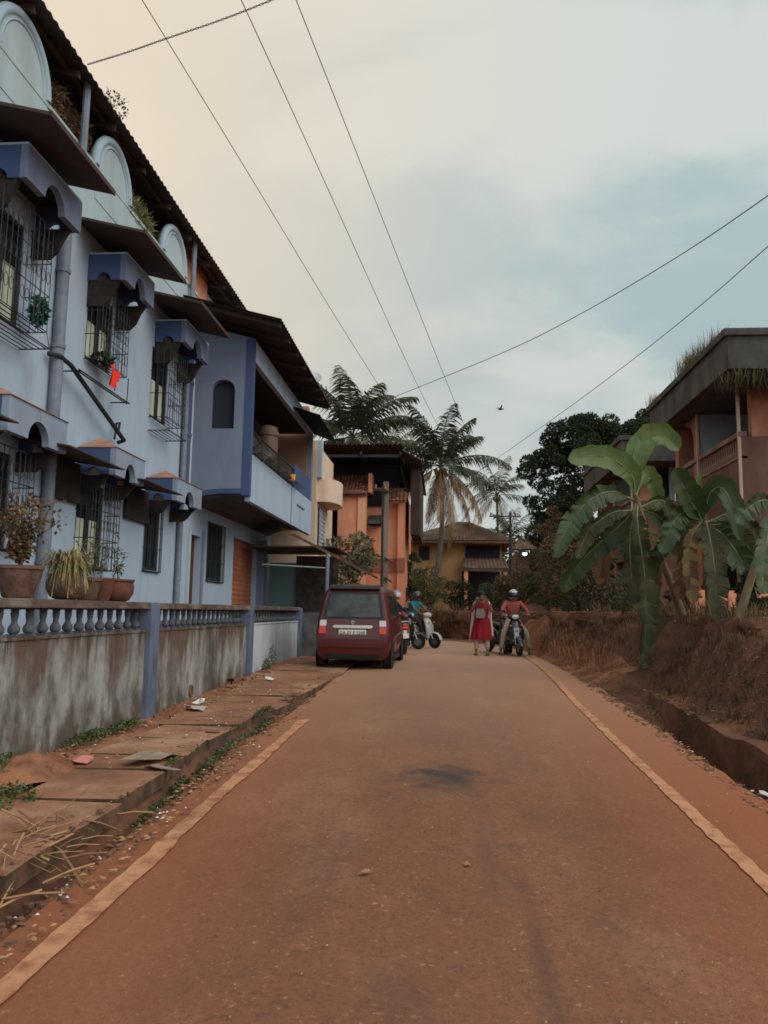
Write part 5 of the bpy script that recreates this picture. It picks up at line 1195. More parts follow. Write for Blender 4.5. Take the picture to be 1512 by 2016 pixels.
banana('banana plant with a slanting stem at the right edge of the view', 12.6, [(1450, 1238), (1475, 1150), (1505, 1060), (1530, 985)], [
    ([(1530, 995), (1505, 985), (1475, 998), (1448, 1030)], -.3, 46, 'banana', 1, .5),
    ([(1530, 995), (1515, 1040), (1505, 1100), (1500, 1170)], -.5, 50, 'banana', 1, .4),
    ([(1530, 990), (1560, 940), (1600, 930), (1640, 980)], .3, 55, 'banana', 0, .5),
    ([(1530, 990), (1535, 930), (1550, 880), (1580, 850)], .3, 45, 'bananapale', 0, .5),
    ([(1530, 1000), (1570, 1020), (1600, 1080), (1610, 1150)], -.3, 50, 'banana', 1, .4)])
# bird
bd = thing('flying_bird', 'small dark bird in flight with raised wings below the clouds', 'bird', PY_(985, 806, 60))
c = PY_(985, 806, 60); q = MB(); q.ell(c, (.20, .07, .06), 10, 6); q.ell(c+Vector((.2, 0, .03)), (.07, .05, .05), 8, 5)
q.add([c+Vector((.1, 0, .03)), c+Vector((-.06, 0, .03)), c+Vector((.02, -.1, .22)), c+Vector((.16, -.12, .40)), c+Vector((.13, -.1, .2))], [(0, 1, 2, 4), (4, 2, 3)])
q.add([c+Vector((.08, 0, .03)), c+Vector((-.08, 0, .03)), c+Vector((-.20, .1, .12)), c+Vector((-.40, .12, .13)), c+Vector((-.12, .1, .17))], [(0, 1, 2, 4), (4, 2, 3)])
q.add([c+Vector((-.15, .04, 0)), c+Vector((-.15, -.04, 0)), c+Vector((-.33, -.05, -.03)), c+Vector((-.33, .05, -.03))], [(0, 1, 2, 3)])
q.build('body', M['hair'], bd, fix=False)
# ---------------------------------------------------------------- maroon hatchback
def build_car(loc, rz):
    t = thing('parked_car', 'maroon tall hatchback parked at the left kerb with its rear towards the viewer', 'car', loc, rz)
    W_ = .735
    lv = [(0, .20), (.62, .20), (.70, .27), (.735, .45), (.740, .62), (.735, .80), (.722, .96), (.665, 1.25), (.605, 1.50), (.54, 1.60), (.40, 1.655), (0, 1.68)]
    def st(y, off=None, zm=None, xs=1.0):
        out = []
        for i, (x, z) in enumerate(lv):
            yy = y+(off[i] if off else 0); zz = zm[i] if zm else z
            out.append((x*xs, yy, zz))
        return out+[(-a, b, c) for a, b, c in reversed(out[1:-1])]
    rear = [.10, .06, .03, .0, .0, .05, .09, .17, .25, .30, .36, .38]
    hood = [.20, .20, .27, .45, .62, .78, .90, .93, .95, .96, .98, .99]
    nose = [.20, .20, .27, .42, .55, .68, .76, .79, .81, .82, .83, .84]
    L_ = [st(0, rear, xs=.90), st(.05, rear, xs=.975), st(.14, [r_*.85 for r_ in rear]), st(.55), st(1.1), st(1.7), st(2.15), st(2.35, None, [z if i < 7 else min(z, 1.58) for i, (x, z) in enumerate(lv)]),
          st(2.82, None, [h if i > 5 else lv[i][1] for i, h in enumerate(hood)]), st(3.25, None, nose, .98), st(3.42, None, [min(n_, .72) for n_ in nose], .92), st(3.50, None, [min(n_, .60) for n_ in nose], .82)]
    q = MB(); q.loft(L_, cap=False)
    n = len(L_[0]); h = len(lv)
    for k0 in (0, (len(L_)-1)*n):
        for i in range(h-1):
            a, b = i, i+1; c, d = (n-b) % n, (n-a) % n
            f = []
            for z in (k0+a, k0+b, k0+c, k0+d):
                if z not in f: f.append(z)
            q.f.append(tuple(f)); q.m.append(0)
    body = q.build('body', M['carpaint'], t, world=False, smooth=38)
    def rp(u, z, out=.0):      # point on the tailgate
        ys = [(r_, l[1]) for r_, l in zip(rear, lv)]; y = 0; x = 0
        for i in range(h-1):
            if lv[i][1] <= z <= lv[i+1][1]:
                f = (z-lv[i][1])/max(1e-6, lv[i+1][1]-lv[i][1]); y = rear[i]+f*(rear[i+1]-rear[i]); x = (lv[i][0]+f*(lv[i+1][0]-lv[i][0]))*.90; break
        return Vector((u*x, y-out, z))
    def panel(name, m, us, zs, out, parent=t, th=.01):
        q = MB(); nu = len(us); P = [[rp(u, z, out) for u in us] for z in zs]
        f_ = [p for r_ in P for p in r_]; k = len(f_); q.v = [tuple(p) for p in f_]+[tuple(p+Vector((0, th, 0))) for p in f_]
        for j in range(len(zs)-1):
            for i in range(nu-1):
                a = j*nu+i; q.f.append((a, a+1, a+nu+1, a+nu)); q.f.append((k+a, k+a+nu, k+a+nu+1, k+a+1)); q.m += [0, 0]
        R_ = list(range(nu))+[j*nu+nu-1 for j in range(1, len(zs))]+[(len(zs)-1)*nu+i for i in range(nu-2, -1, -1)]+[j*nu for j in range(len(zs)-2, 0, -1)]
        for i in range(len(R_)): a, b = R_[i], R_[(i+1) % len(R_)]; q.f.append((a, b, k+b, k+a)); q.m.append(0)
        return q.build(name, m, parent, world=False)
    rg = panel('rear_window', mat('dusty_rear_glass', (.06, .065, .06), .28, (.02, .02, .02), 2.2, lo=.4, hi=.6, spec=.45), [-.84, -.4, 0, .4, .84], [1.02, 1.14, 1.28, 1.47], .012, th=.02)
    panel('rear_window_surround', M['blackpl'], [-.93, 0, .93], [.985, 1.25, 1.505], .005, rg, .008)
    panel('bumper_lip', M['carpaint'], [-.97, -.5, 0, .5, .97], [.44, .52, .60], .030, th=.035)
    panel('lower_bumper', M['blackpl'], [-.86, 0, .86], [.205, .25, .30], .012, th=.03)
    for s in (-1, 1):
        us = [s*.985, s*.86] if s > 0 else [-.86, -.985][::-1]
        us = sorted([s*.80, s*.995])
        for nm, z0, z1, m_ in (('tail_light', .70, .84, M['red']), ('reverse_light', .845, .955, M['clear']), ('lower_light', .635, .695, mat('dark_red_lens', (.10, .01, .01), .2))):
            panel(nm, m_, us, [z0, (z0+z1)/2, z1], .016, th=.03)
    # chrome strip, emblem, plate
    q = MB(); P = [(-.37, .86), (.37, .86), (.40, .835), (.36, .80), (-.36, .80), (-.40, .835)]
    q.prism([(x, .035, z) for x, z in P], (0, .05, 0)); ch = q.build('chrome_strip', mat('bright_trim', (.85, .80, .78), .28, metal=.7), t, world=False, bevel=.006)
    q = MB()
    S1 = [(-.035, .045), (.005, .075), (.045, .03), (.02, .012), (.0, .03), (-.005, .03), (-.03, .0)]
    q.prism([(x, .045, .915+z*.8) for x, z in [(-.04, .02), (.0, .06), (.045, .01), (.03, -.005), (.005, .015), (-.01, .005), (.03, -.03), (-.0, -.06), (-.045, -.01), (-.03, .005), (-.005, -.015), (.01, -.005)]], (0, .03, 0)); q.build('emblem', M['chrome'], t, world=False)
    q = MB(); q.box((-.27, .018, .655), (.27, .03, .775)); pl = q.build('number_plate', M['plate'], t, world=False, bevel=.004)
    text_mesh('GA 07 E 3200', .088, .002, 'plate_lettering', M['ink'], pl, (0, .014, .714), (pi/2, 0, 0))
    q = MB(); q.prism([(-.33, .04, .80), (.33, .04, .80), (.30, .04, .64), (-.30, .04, .64)], (0, .03, 0)); q.build('plate_recess', mat('dark_maroon', (.05, .008, .009), .5), t, world=False)
    q = MB(); q.tube([(-.05, .10, 1.03), (-.30, .135, 1.10), (-.42, .16, 1.16)], .008, 5); q.build('rear_wiper', M['blackpl'], t, world=False)
    q = MB(); q.loft([[(x, y, z) for y, z in ((.27, 1.56), (.20, 1.575), (.22, 1.60), (.40, 1.66))] for x in (-.50, -.3, 0, .3, .50)]); q.build('roof_spoiler', M['blackpl'], t, world=False, smooth=40)
    q = MB()
    # side windows: front, rear, quarter
    for s in (-1, 1):
        for (ya, yb, yc, yd) in ((.42, .90, .90, .50), (.96, 1.52, 1.52, .96), (1.60, 2.46, 2.20, 1.60)):
            q = MB(); x0, x1 = .722*s, .605*s
            def sp(y, z): f = (z-.96)/(.54); return (s*(.722+(.605-.722)*f+.006), y, z)
            pts = [sp(ya, 1.0), sp(yb, 1.0), sp(yc, 1.46), sp(yd, 1.46)]
            q.prism(pts, (-.012*s, 0, 0)); q.build('side_window', M['glass'], t, world=False)
        q = MB(); q.ell((s*.82, 2.35, 1.03), (.10, .05, .07), 12, 8); q.box((s*.70, 2.32, .99), (s*.78, 2.37, 1.03)); q.build('wing_mirror', M['carpaint'], t, world=False, smooth=50)
        for y in (1.35, 2.2): q = MB(); q.tube([(s*.745, y-.07, .86), (s*.765, y-.03, .865), (s*.765, y+.03, .865), (s*.745, y+.07, .86)], .012, 5); q.build('door_handle', M['carpaint'], t, world=False)
        for y in (.93, 1.56): q = MB(); q.box((s*.737, y-.005, .30), (s*.7425, y+.005, .95)); q.build('door_gap', M['blackpl'], t, world=False)
        q = MB(); q.box((s*.69, 1.0, .17), (s*.735, 2.3, .26)); q.build('sill', M['blackpl'], t, world=False)
        for y in (.50, 2.90):
            q = MB(); q.lathe([(.335, -.002), (.335, .004)], 24, (s*.738, y, .29), axis='x'); q.build('wheel_arch', M['dark'], t, world=False)
            q = MB(); k = s; c = (s*.655, y, .285)
            q.lathe([(.19, -.08), (.265, -.085), (.285, -.06), (.285, .06), (.265, .085), (.19, .08)], 24, c, axis='x'); ty = q.build('wheel', M['tyre'], t, world=False, smooth=40)
            q = MB(); q.lathe([(.02, .088*s), (.05, .085*s), (.07, .06*s), (.18, .07*s), (.19, .085*s), (.192, .0)], 20, c, axis='x'); q.build('rim', M['rim'], ty, world=False, smooth=40)
    q = MB(); q.prism([(-.56, 2.36, 1.57), (.56, 2.36, 1.57), (.66, 2.84, .99), (-.66, 2.84, .99)], (0, .01, .012)); q.build('windscreen', M['glass'], t, world=False)
    for s in (-1, 1): q = MB(); q.ell((s*.55, 3.35, .66), (.14, .09, .09), 12, 8); q.build('headlight', M['clear'], t, world=False, smooth=60)
    q = MB(); q.tube([(.35, .1, .22), (.35, .5, .22)], .025, 8); q.build('exhaust', M['iron'], t, world=False)
    return t
build_car((-1.83, 15.35, .475), R(-1.5))

# ---------------------------------------------------------------- scooters
def supell(cy, cz, rx, rz, n=14, e=2.6, x0=0, y=0):
    out = []
    for i in range(n):
        a = 2*pi*i/n; c, s = cos(a), sin(a)
        out.append((x0+rx*abs(c)**(2/e)*(1 if c > 0 else -1), y, cz+rz*abs(s)**(2/e)*(1 if s > 0 else -1)))
    return out
def scooter(name, label, loc, rz, paint, trim, steer=0, lean=0, group=None, cat='scooter'):
    t = thing(name, label, cat, loc, rz, group); t.rotation_euler = (0, lean, rz)
    q = MB(); q.loft([supell(0, z, rx, rz_, y=y) for y, z, rx, rz_ in ((-.88, .74, .03, .03), (-.84, .72, .10, .08), (-.65, .64, .17, .15), (-.40, .58, .19, .20), (-.15, .52, .17, .20), (.02, .46, .13, .15), (.10, .38, .10, .08))]); body = q.build('body', paint, t, world=False, smooth=50)
    q = MB(); q.loft([supell(0, z, rx, rz_, y=y) for y, z, rx, rz_ in ((-.80, .83, .06, .03), (-.70, .82, .13, .05), (-.40, .80, .155, .055), (-.10, .765, .14, .055), (.06, .74, .09, .04))]); q.build('seat', M['seat'], t, world=False, smooth=50)
    q = MB(); q.box((-.17, .02, .29), (.17, .42, .34)); q.box((-.10, -.5, .24), (.10, .05, .36)); q.build('floorboard', M['blackpl'], t, world=False, bevel=.015)
    # apron
    q = MB(); L_ = []
    for z, y, hw, bul in ((.30, .42, .15, .05), (.45, .46, .20, .07), (.65, .44, .21, .09), (.82, .38, .17, .09), (.93, .33, .11, .07)):
        L_.append([(hw*u, y+bul*(1-u*u), z) for u in (-1, -.6, -.2, .2, .6, 1)]+[(hw*.95*u, y-.05, z) for u in (1, .4, -.4, -1)])
    q.loft(L_); q.build('front_apron', paint, t, world=False, smooth=50)
    q = MB(); q.add([(-.05, .535, .5), (.05, .535, .5), (.07, .52, .72), (-.07, .52, .72), (-.05, .52, .5), (.05, .52, .5), (.07, .50, .72), (-.07, .50, .72)], [(0, 1, 2, 3), (7, 6, 5, 4), (0, 4, 5, 1), (1, 5, 6, 2), (2, 6, 7, 3), (3, 7, 4, 0)]); q.build('apron_badge', trim, t, world=False)
    def rot(v): v = Vector(v)-Vector((0, .38, 0)); v.rotate(Matrix.Rotation(steer, 3, 'Z').to_quaternion()); return v+Vector((0, .38, 0))
    def rotmb(q): q.v = [tuple(rot(p)) for p in q.v]; return q
    q = MB(); q.ell((0, .34, 1.0), (.17, .12, .085), 16, 10); rotmb(q).build('handlebar_cover', paint, t, world=False, smooth=60)
    q = MB(); q.ell((0, .445, 1.0), (.10, .035, .06), 16, 8); rotmb(q).build('headlight', M['clear'], t, world=False, smooth=60)
    q = MB(); q.tube([(-.36, .27, 1.02), (-.15, .31, 1.02), (.15, .31, 1.02), (.36, .27, 1.02)], .014, 6); hb = rotmb(q).build('handlebar', M['blackpl'], t, world=False)
    for s in (-1, 1):
        q = MB(); q.tube([(s*.24, .295, 1.02), (s*.36, .27, 1.02)], .02, 8); rotmb(q).build('grip', M['blackpl'], hb, world=False)
        q = MB(); q.tube([(s*.2, .3, 1.03), (s*.25, .3, 1.14)], .006, 4); q.ell((s*.265, .295, 1.17), (.055, .012, .04), 10, 6); rotmb(q).build('mirror', M['blackpl'], t, world=False, smooth=50)
        q = MB(); q.ell((s*.14, .50, .78), (.035, .03, .02), 8, 5); q.build('indicator', mat('amber_lens', (.6, .2, .02), .3), t, world=False)
        q = MB(); q.tube([(s*.06, .36, .8), (s*.07, .60, .3)], .018, 6); rotmb(q).build('fork', trim, t, world=False)
    q = MB(); L_ = []
    for k in range(9):
        a = R(20)+R(150)*k/8; L_.append([((.07*u), .62-cos(a)*(.25+.03*(1-u*u)), .22+sin(a)*(.25+.03*(1-u*u))) for u in (-1, -.5, 0, .5, 1)])
    q.loft(L_, cap=False, closed=False); rotmb(q).build('front_mudguard', paint, t, world=False, smooth=60)
    for y in (.62, -.62):
        q = MB(); c = (0, y, .215); q.lathe([(.15, -.035), (.20, -.042), (.215, -.02), (.215, .02), (.20, .042), (.15, .035)], 24, c, axis='x')
        if y > 0: rotmb(q)
        w = q.build('wheel', M['tyre'], t, world=False, smooth=40)
        q = MB(); q.lathe([(.02, -.05), (.14, -.03), (.152, -.034), (.152, .034), (.14, .03), (.02, .05)], 16, c, axis='x')
        if y > 0: rotmb(q)
        q.build('rim', M['rim'], w, world=False, smooth=40)
    q = MB(); q.loft([supell(0, .28, .05, .07, n=8, x0=.10, y=-.75), supell(0, .27, .06, .09, n=8, x0=.10, y=-.4), supell(0, .27, .05, .06, n=8, x0=.10, y=-.1)]); q.tube([(-.11, -.15, .25), (-.13, -.5, .26), (-.13, -.9, .30)], .035, 8); q.build('engine', M['iron'], t, world=False, smooth=50)
    q = MB(); q.ell((0, -.875, .68), (.10, .03, .04), 12, 6); q.build('tail_light', M['red'], t, world=False, smooth=50)
    q = MB(); q.box((-.085, -.93, .42), (.085, -.915, .54)); q.box((-.04, -.92, .5), (.04, -.84, .62)); q.build('rear_plate', M['plate'], t, world=False)
    q = MB(); q.box((-.10, .485, .385), (.10, .50, .44)); q.build('front_plate', M['plate'], t, world=False)
    q = MB(); q.tube([(-.12, -.82, .80), (-.10, -.93, .84), (.10, -.93, .84), (.12, -.82, .80)], .012, 6); q.build('grab_rail', M['silver'], t, world=False)
    q = MB(); q.tube([(.06, -.1, .22), (.16, -.12, .02)], .012, 5); q.build('side_stand', M['iron'], t, world=False)
    return t
# ---------------------------------------------------------------- people
def face(mb, c, r, d, up=Vector((0, 0, 1))):
    """nose, ears, brow and jaw on a head centred at c looking along d; material slots: 0 skin"""
    d = Vector(d).normalized(); s = d.cross(up).normalized(); c = Vector(c)
    mb.ell(c+d*r*.98-up*r*.12, (r*.16, r*.16, r*.24), 8, 6)
    mb.ell(c+d*r*.62-up*r*.75, (r*.42, r*.42, r*.36), 10, 6)
    for k in (-1, 1): mb.ell(c+s*k*r*.92-up*r*.08, (r*.16, r*.16, r*.28), 8, 6)
    mb.ell(c+d*r*.86-up*r*.55, (r*.28, r*.2, r*.09), 8, 5)
def eyes(c, r, d, parent, up=Vector((0, 0, 1))):
    d = Vector(d).normalized(); s = d.cross(up).normalized(); c = Vector(c)
    q = MB()
    for k in (-1, 1): q.ell(c+d*r*.86+s*k*r*.36+up*r*.08, (r*.13, r*.13, r*.08), 8, 5)
    q.build('eyes', M['hair'], parent, world=False)
def hand(mb, w, d, palm_n, sc=1.0, curl=.6):
    """palm with five separate fingers; w wrist, d pointing direction"""
    w = Vector(w); d = Vector(d).normalized(); n_ = Vector(palm_n); n_ = (n_-d*n_.dot(d)).normalized(); s = d.cross(n_)
    mb.loft([[w+d*y+s*x*wd+n_*z for x, z in ((-1, -.011), (1, -.011), (1, .011), (-1, .011))] for y, wd in ((-.01, .024), (.03, .036), (.085, .040))])
    for i, (o_, L_) in enumerate(((-.031, .062), (-.011, .074), (.010, .070), (.030, .055))):
        p = w+d*.082+s*o_; a = curl; pts = [p]
        for k in range(3): e = (d*cos(a)+n_*sin(a)); p = p+e*L_*(.42, .32, .26)[k]; pts.append(p); a += curl*.8
        mb.tube(pts, [.0095, .009, .008, .006], 6)
    p = w+d*.03-s*.034; e = (d*.75-s*.7+n_*.2).normalized(); mb.tube([p, p+e*.035, p+(e+n_*.4+s*.3).normalized()*.065], [.011, .0095, .007], 6)
def person(label, loc, rz, J, cloth, head_dir, hair=None, helmet=None, extras=None, sc=1.0):
    """J: joints in local metres (x right, y forward, z up)"""
    t = thing('person', label, 'person', loc, rz); V = lambda k: Vector(J[k])
    b = MB(); hc = V('head'); r = .098
    ch = [[(*V('pelvis'), .125), (*V('waist'), .115), (*V('chest'), .145), (*V('neck'), .055), (*(V('neck').lerp(hc, .5)), .05)]]
    for s in 'lr':
        ch.append([(*V('chest'), .145), (*V(s+'sh'), .055), (*V(s+'el'), .038), (*V(s+'wr'), .024)])
        ch.append([(*V('pelvis'), .125), (*V(s+'hip'), .085), (*V(s+'kn'), .056), (*V(s+'an'), .036)])
        ch.append([(*V(s+'an'), .036), (*(V(s+'an')+Vector((0, .05, -.045))), .034), (*(V(s+'an')+Vector((0, .15, -.06))), .026)])
    skin_into(b, ch)
    b.ell(hc, (r*.86, r*1.0, r*1.22), 16, 12); face(b, hc, r, head_dir)
    for s in 'lr':
        d = (V(s+'wr')-V(s+'el')).normalized(); hand(b, V(s+'wr'), d, J.get(s+'pn', (0, 1, -.3)))
    body = b.build('body', M['skin'], t, world=False, smooth=60); eyes(hc, r, head_dir, body)
    # garments as slightly larger skinned shells
    def shell(name, chains, m): q = MB(); skin_into(q, chains); return q.build(name, m, t, world=False, smooth=60)
    for g in cloth:
        if g[0] == 'shirt':
            sl = g[2]; chs = [[(*(V('pelvis')+Vector((0, 0, .0))), .145), (*V('waist'), .14), (*V('chest'), .165), (*(V('chest').lerp(V('neck'), .75)), .085)]]
            for s in 'lr':
                e = V(s+'sh').lerp(V(s+'el'), .75) if sl == 'short' else V(s+'wr').lerp(V(s+'el'), .1)
                mid = V(s+'sh').lerp(V(s+'el'), .4) if sl == 'short' else V(s+'el')
                chs.append([(*V('chest'), .165), (*V(s+'sh'), .075), (*mid, .060 if sl == 'short' else .052), (*e, .058 if sl == 'short' else .038)])
            shell('shirt', chs, g[1])
        if g[0] == 'trousers':
            chs = [[(*V('waist'), .13), (*V('pelvis'), .145)]]
            for s in 'lr': chs.append([(*V('pelvis'), .145), (*V(s+'hip'), .105), (*V(s+'kn'), .078), (*(V(s+'an').lerp(V(s+'kn'), .12)), .062)])
            shell('trousers', chs, g[1])
    for s in 'lr':
        a = V(s+'an'); q = MB(); q.loft([[(a.x+x*w_, a.y+y, a.z+z) for x, z in ((-1, -.085), (1, -.085), (1, zt_), (-1, zt_))] for y, w_, zt_ in ((-.06, .036, -.03), (.03, .042, -.03), (.11, .045, -.05), (.17, .036, -.065))]); q.build('shoe', M['darkcloth'], t, world=False, smooth=50)
    if helmet:
        q = MB(); hd = Vector(head_dir).normalized(); q.ell(hc+Vector((0, 0, .03))-hd*.01, (.135, .145, .145), 18, 12); hm = q.build('helmet', helmet[0], t, world=False, smooth=70)
        k = MB(); s = hd.cross(Vector((0, 0, 1))).normalized(); pts = []
        for j in range(4):
            e = R(30-18*j); row = []
            for i in range(9):
                a = R(-75+150*i/8); row.append(hc+Vector((0, 0, .03))+(hd*cos(a)*cos(e)+s*sin(a)*cos(e)+Vector((0, 0, sin(e))))*.152)
            pts.append(row)
        k.loft(pts, cap=False, closed=False); k.build('visor', helmet[1], hm, world=False, smooth=70)
    if hair:
        q = MB(); hd = Vector(head_dir).normalized(); q.ell(hc+Vector((0, 0, .035))-hd*.012, (r*1.05, r*1.10, r*1.20), 16, 10)
        q.tube([hc-hd*.09+Vector((0, 0, -.01)), hc-hd*.13+Vector((0, 0, -.10)), hc-hd*.12+Vector((0, 0, -.25)), hc-hd*.13+Vector((0, 0, -.38))], [.05, .045, .035, .012], 8); q.build('hair', M['hair'], t, world=False, smooth=60)
    if extras: extras(t, V)
    return t
# standing woman
def woman_extras(t, V):
    # kurta: flared tunic to below the knee
    q = MB(); L_ = []
    for z, rx, ry, x0 in ((1.36, .10, .07, 0), (1.33, .185, .105, 0), (1.20, .195, .13, 0), (1.02, .175, .125, .005), (.90, .20, .14, .01), (.75, .225, .155, .015), (.58, .25, .17, .02), (.42, .275, .18, .025), (.40, .27, .175, .025)):
        L_.append([(x0+rx*cos(2*pi*i/32)*(1+.10*sin(i*2.1)*(1.36-z)), ry*sin(2*pi*i/32)*(1+.16*sin(i*2.1)*(1.36-z)), z) for i in range(32)])
    q.loft(L_); q.build('tunic', M['redcloth'], t, world=False, smooth=60)
    for s in 'lr':
        q = MB(); skin_into(q, [[(*V(s+'sh'), .068), (*V(s+'sh').lerp(V(s+'el'), .55), .058)]]); q.build('sleeve', M['redcloth'], t, world=False, smooth=60)
    # scarf hanging down on both sides
    for s, zb, xo in ((-1, .50, -.235), (1, .36, .26)):
        q = MB(); P = [(s*.09, .02, 1.42), (s*.16, .06, 1.38), (s*.22, .05, 1.22), (xo*.88, .02, .95), (xo, .0, .7), (xo*1.04, -.01, zb)]; P = catmull(P, 4); n = len(P)
        for i, p in enumerate(P):
            w_ = .035+.028*i/n; k = [Vector((-w_*.8, -.02, 0)), Vector((-w_*.2, .025, 0)), Vector((w_*.3, -.01, 0)), Vector((w_, .02, 0))]
            q.v += [tuple(p+e) for e in k]+[tuple(p+e+Vector((0, -.012, 0))) for e in reversed(k)]
            if i:
                a = 8*(i-1)
                for j in range(8): q.f.append((a+j, a+(j+1) % 8, a+8+(j+1) % 8, a+8+j)); q.m.append(0)
        q.f.append(tuple(range(8*(n-1), 8*n))); q.m.append(0)
        q.build('scarf_end', M['pink'], t, world=False, smooth=50)
def zsit(z): return z
G_ = zr(21)
person('woman in a crimson tunic and pale pink scarf with hands raised to her face', (.92, 20.9, zr(21)+.02), R(172), dict(
    pelvis=(0, 0, .88), waist=(0, 0, 1.02), chest=(0, 0, 1.22), neck=(0, .0, 1.40), head=(0, .03, 1.53),
    lsh=(-.18, 0, 1.34), lel=(-.27, .12, 1.12), lwr=(-.15, .22, 1.36), rsh=(.18, 0, 1.34), rel=(.27, .12, 1.12), rwr=(.14, .22, 1.38), lpn=(0, -1, 0), rpn=(0, -1, 0),
    lhip=(-.09, 0, .84), lkn=(-.12, .02, .47), lan=(-.14, 0, .085), rhip=(.09, 0, .84), rkn=(.13, .02, .47), ran=(.16, 0, .085)),
    [('trousers', mat('pale_leggings', (.42, .31, .29), .9))], (0, 1, .05), hair=True, extras=woman_extras)
bg_ = thing('shoulder_bag', 'grey handbag held at the chest of the woman in crimson', 'bag', (.86, 20.68, zr(21)+1.0))
q = MB(); q.loft([supell(0, z_, rx, .09, n=12, e=3.4, x0=.86, y=0) for z_, rx in ((1.6, .09),)][:1]*1) if False else q.loft([[(.86+x*w_, 20.66+y*.045, zz) for x, y in ((-1, -1), (1, -1), (1.1, 0), (1, 1), (-1, 1), (-1.1, 0))] for zz, w_ in ((zr(21)+.98, .09), (zr(21)+1.04, .12), (zr(21)+1.14, .115), (zr(21)+1.22, .08))]); q.build('bag_body', M['bag'], bg_, smooth=50)
q = MB(); q.tube([(.78, 20.68, zr(21)+1.2), (.80, 20.72, zr(21)+1.38), (.92, 20.72, zr(21)+1.38), (.94, 20.68, zr(21)+1.2)], .008, 5); q.build('strap', M['darkcloth'], bg_)
# rider joints (seated), feet down or on the board
def rider(z0=0, feet='down', lean=.0, arms=1):
    J = dict(pelvis=(0, -.22, .90), waist=(0, -.20, 1.04), chest=(0, -.14+lean, 1.26), neck=(0, -.10+lean, 1.43), head=(0, -.06+lean, 1.56),
        lsh=(-.20, -.13+lean, 1.37), lel=(-.33, .05+lean*.5, 1.17), lwr=(-.33, .24, 1.08), rsh=(.20, -.13+lean, 1.37), rel=(.33, .05+lean*.5, 1.17), rwr=(.33, .24, 1.08), lpn=(0, 0, -1), rpn=(0, 0, -1),
        lhip=(-.11, -.17, .86), rhip=(.11, -.17, .86))
    if feet == 'down': J.update(lkn=(-.30, .16, .58), lan=(-.40, .06, .10), rkn=(.30, .16, .58), ran=(.38, .10, .10))
    else: J.update(lkn=(-.17, .18, .78), lan=(-.12, .22, .42), rkn=(.17, .18, .78), ran=(.12, .22, .42))
    return J
zc = zr(24)+.02
# black scooter facing the viewer with its rider
P0 = (1.78, 21.35, zc); A0 = R(186)
scooter('scooter', 'black scooter with a chrome headlight facing the viewer, ridden by a helmeted rider', P0, A0, M['blackp'], M['silver'], steer=R(5), lean=R(3))
person('seated rider in a rose top and beige trousers with both feet on the road', P0, A0, rider(), [('shirt', M['rose'], 'long'), ('trousers', M['beige'])], (0, 1, -.15), helmet=(M['silver'], M['glass']))
scooter('scooter', 'dark scooter with white trim standing just behind and left of the black one', (1.42, 22.3, zc), R(200), M['blackp'], M['silver'], steer=R(-15), lean=R(-5))
# teal rider on a white scooter heading right
P1_ = (-.90, 24.6, zc); A1_ = R(-118)
scooter('scooter', 'white scooter crossing towards the right, ridden by the man in teal', P1_, A1_, M['whitep'], M['silver'], steer=R(-6), lean=R(2))
person('man in a teal shirt and dark trousers riding the white scooter', P1_, A1_, rider(feet='board', lean=.03), [('shirt', M['teal'], 'short'), ('trousers', M['darkcloth'])], (0, 1, -.1), helmet=(mat('dark_grey_helmet', (.06, .06, .065), .3, coat=.6), M['glass']))
# red and white scooter half hidden behind the car, rider also mostly hidden
P2_ = (-1.12, 21.6, zc); A2_ = R(-152)
scooter('scooter', 'red scooter with a white tail half hidden behind the maroon car', (-1.24, 21.2, zc), R(14), M['redp'], M['whitep'], lean=R(-4))
person('person in dark clothes and grey helmet, mostly hidden behind the car', (-1.45, 23.6, zc), R(-100), rider(feet='down'), [('shirt', M['darkcloth'], 'long'), ('trousers', M['darkcloth'])], (0, 1, -.1), helmet=(mat('grey_helmet', (.25, .25, .25), .4), M['clear']))
scooter('scooter', 'dark scooter under the hidden rider behind the maroon car', (-1.45, 23.6, zc), R(-100), M['blackp'], M['silver'])

# ---------------------------------------------------------------- litter, weeds and stones along the edges
random.seed(77)
def flat(name, label, cat, x, y, s, m, z=None, n=9, h=.02, asp=1.0, kind=None):
    z0 = (zt(x, y) if z is None else z); q = MB(); a0 = random.uniform(0, 6.28); P = []
    for i in range(n):
        a = 2*pi*i/n; r = s*random.uniform(.55, 1.1); u, v = cos(a)*r, sin(a)*r*asp
        P.append((x+u*cos(a0)-v*sin(a0), y+u*sin(a0)+v*cos(a0), z0+.012+random.uniform(0, h)))
    c = (x, y, z0+.02+h*.8); k = len(P)
    q.v = P+[(px_, py_, pz-.006) for px_, py_, pz in P]+[c]
    q.f = [(i, (i+1) % k, 2*k) for i in range(k)]+[tuple(range(2*k-1, k-1, -1))]+[(i, k+i, k+(i+1) % k, (i+1) % k) for i in range(k)]; q.m = [0]*len(q.f)
    return tag(q.build(name, m), label, cat, kind=kind)
zf = lambda y: zl(y)+.04
flat('wrapper', 'crumpled pink plastic wrapper lying on the footpath by the wall', 'wrapper', -3.02, 6.55, .16, M['pinkpaper'], zf(6.5), 11, .05, .6)
flat('broken_slab', 'broken pale concrete slab tilted over the drain edge of the footpath', 'slab', -2.45, 6.7, .34, mat('pale_concrete', (.34, .25, .18), .9, (.22, .16, .12), 6), zf(6.7), 9, .07, .7)
flat('broken_slab', 'smaller grey concrete chunk leaning beside the broken slab', 'slab', -2.28, 6.35, .17, mat('grey_concrete', (.27, .22, .18), .9), zf(6.4)-.03, 7, .06, .6)
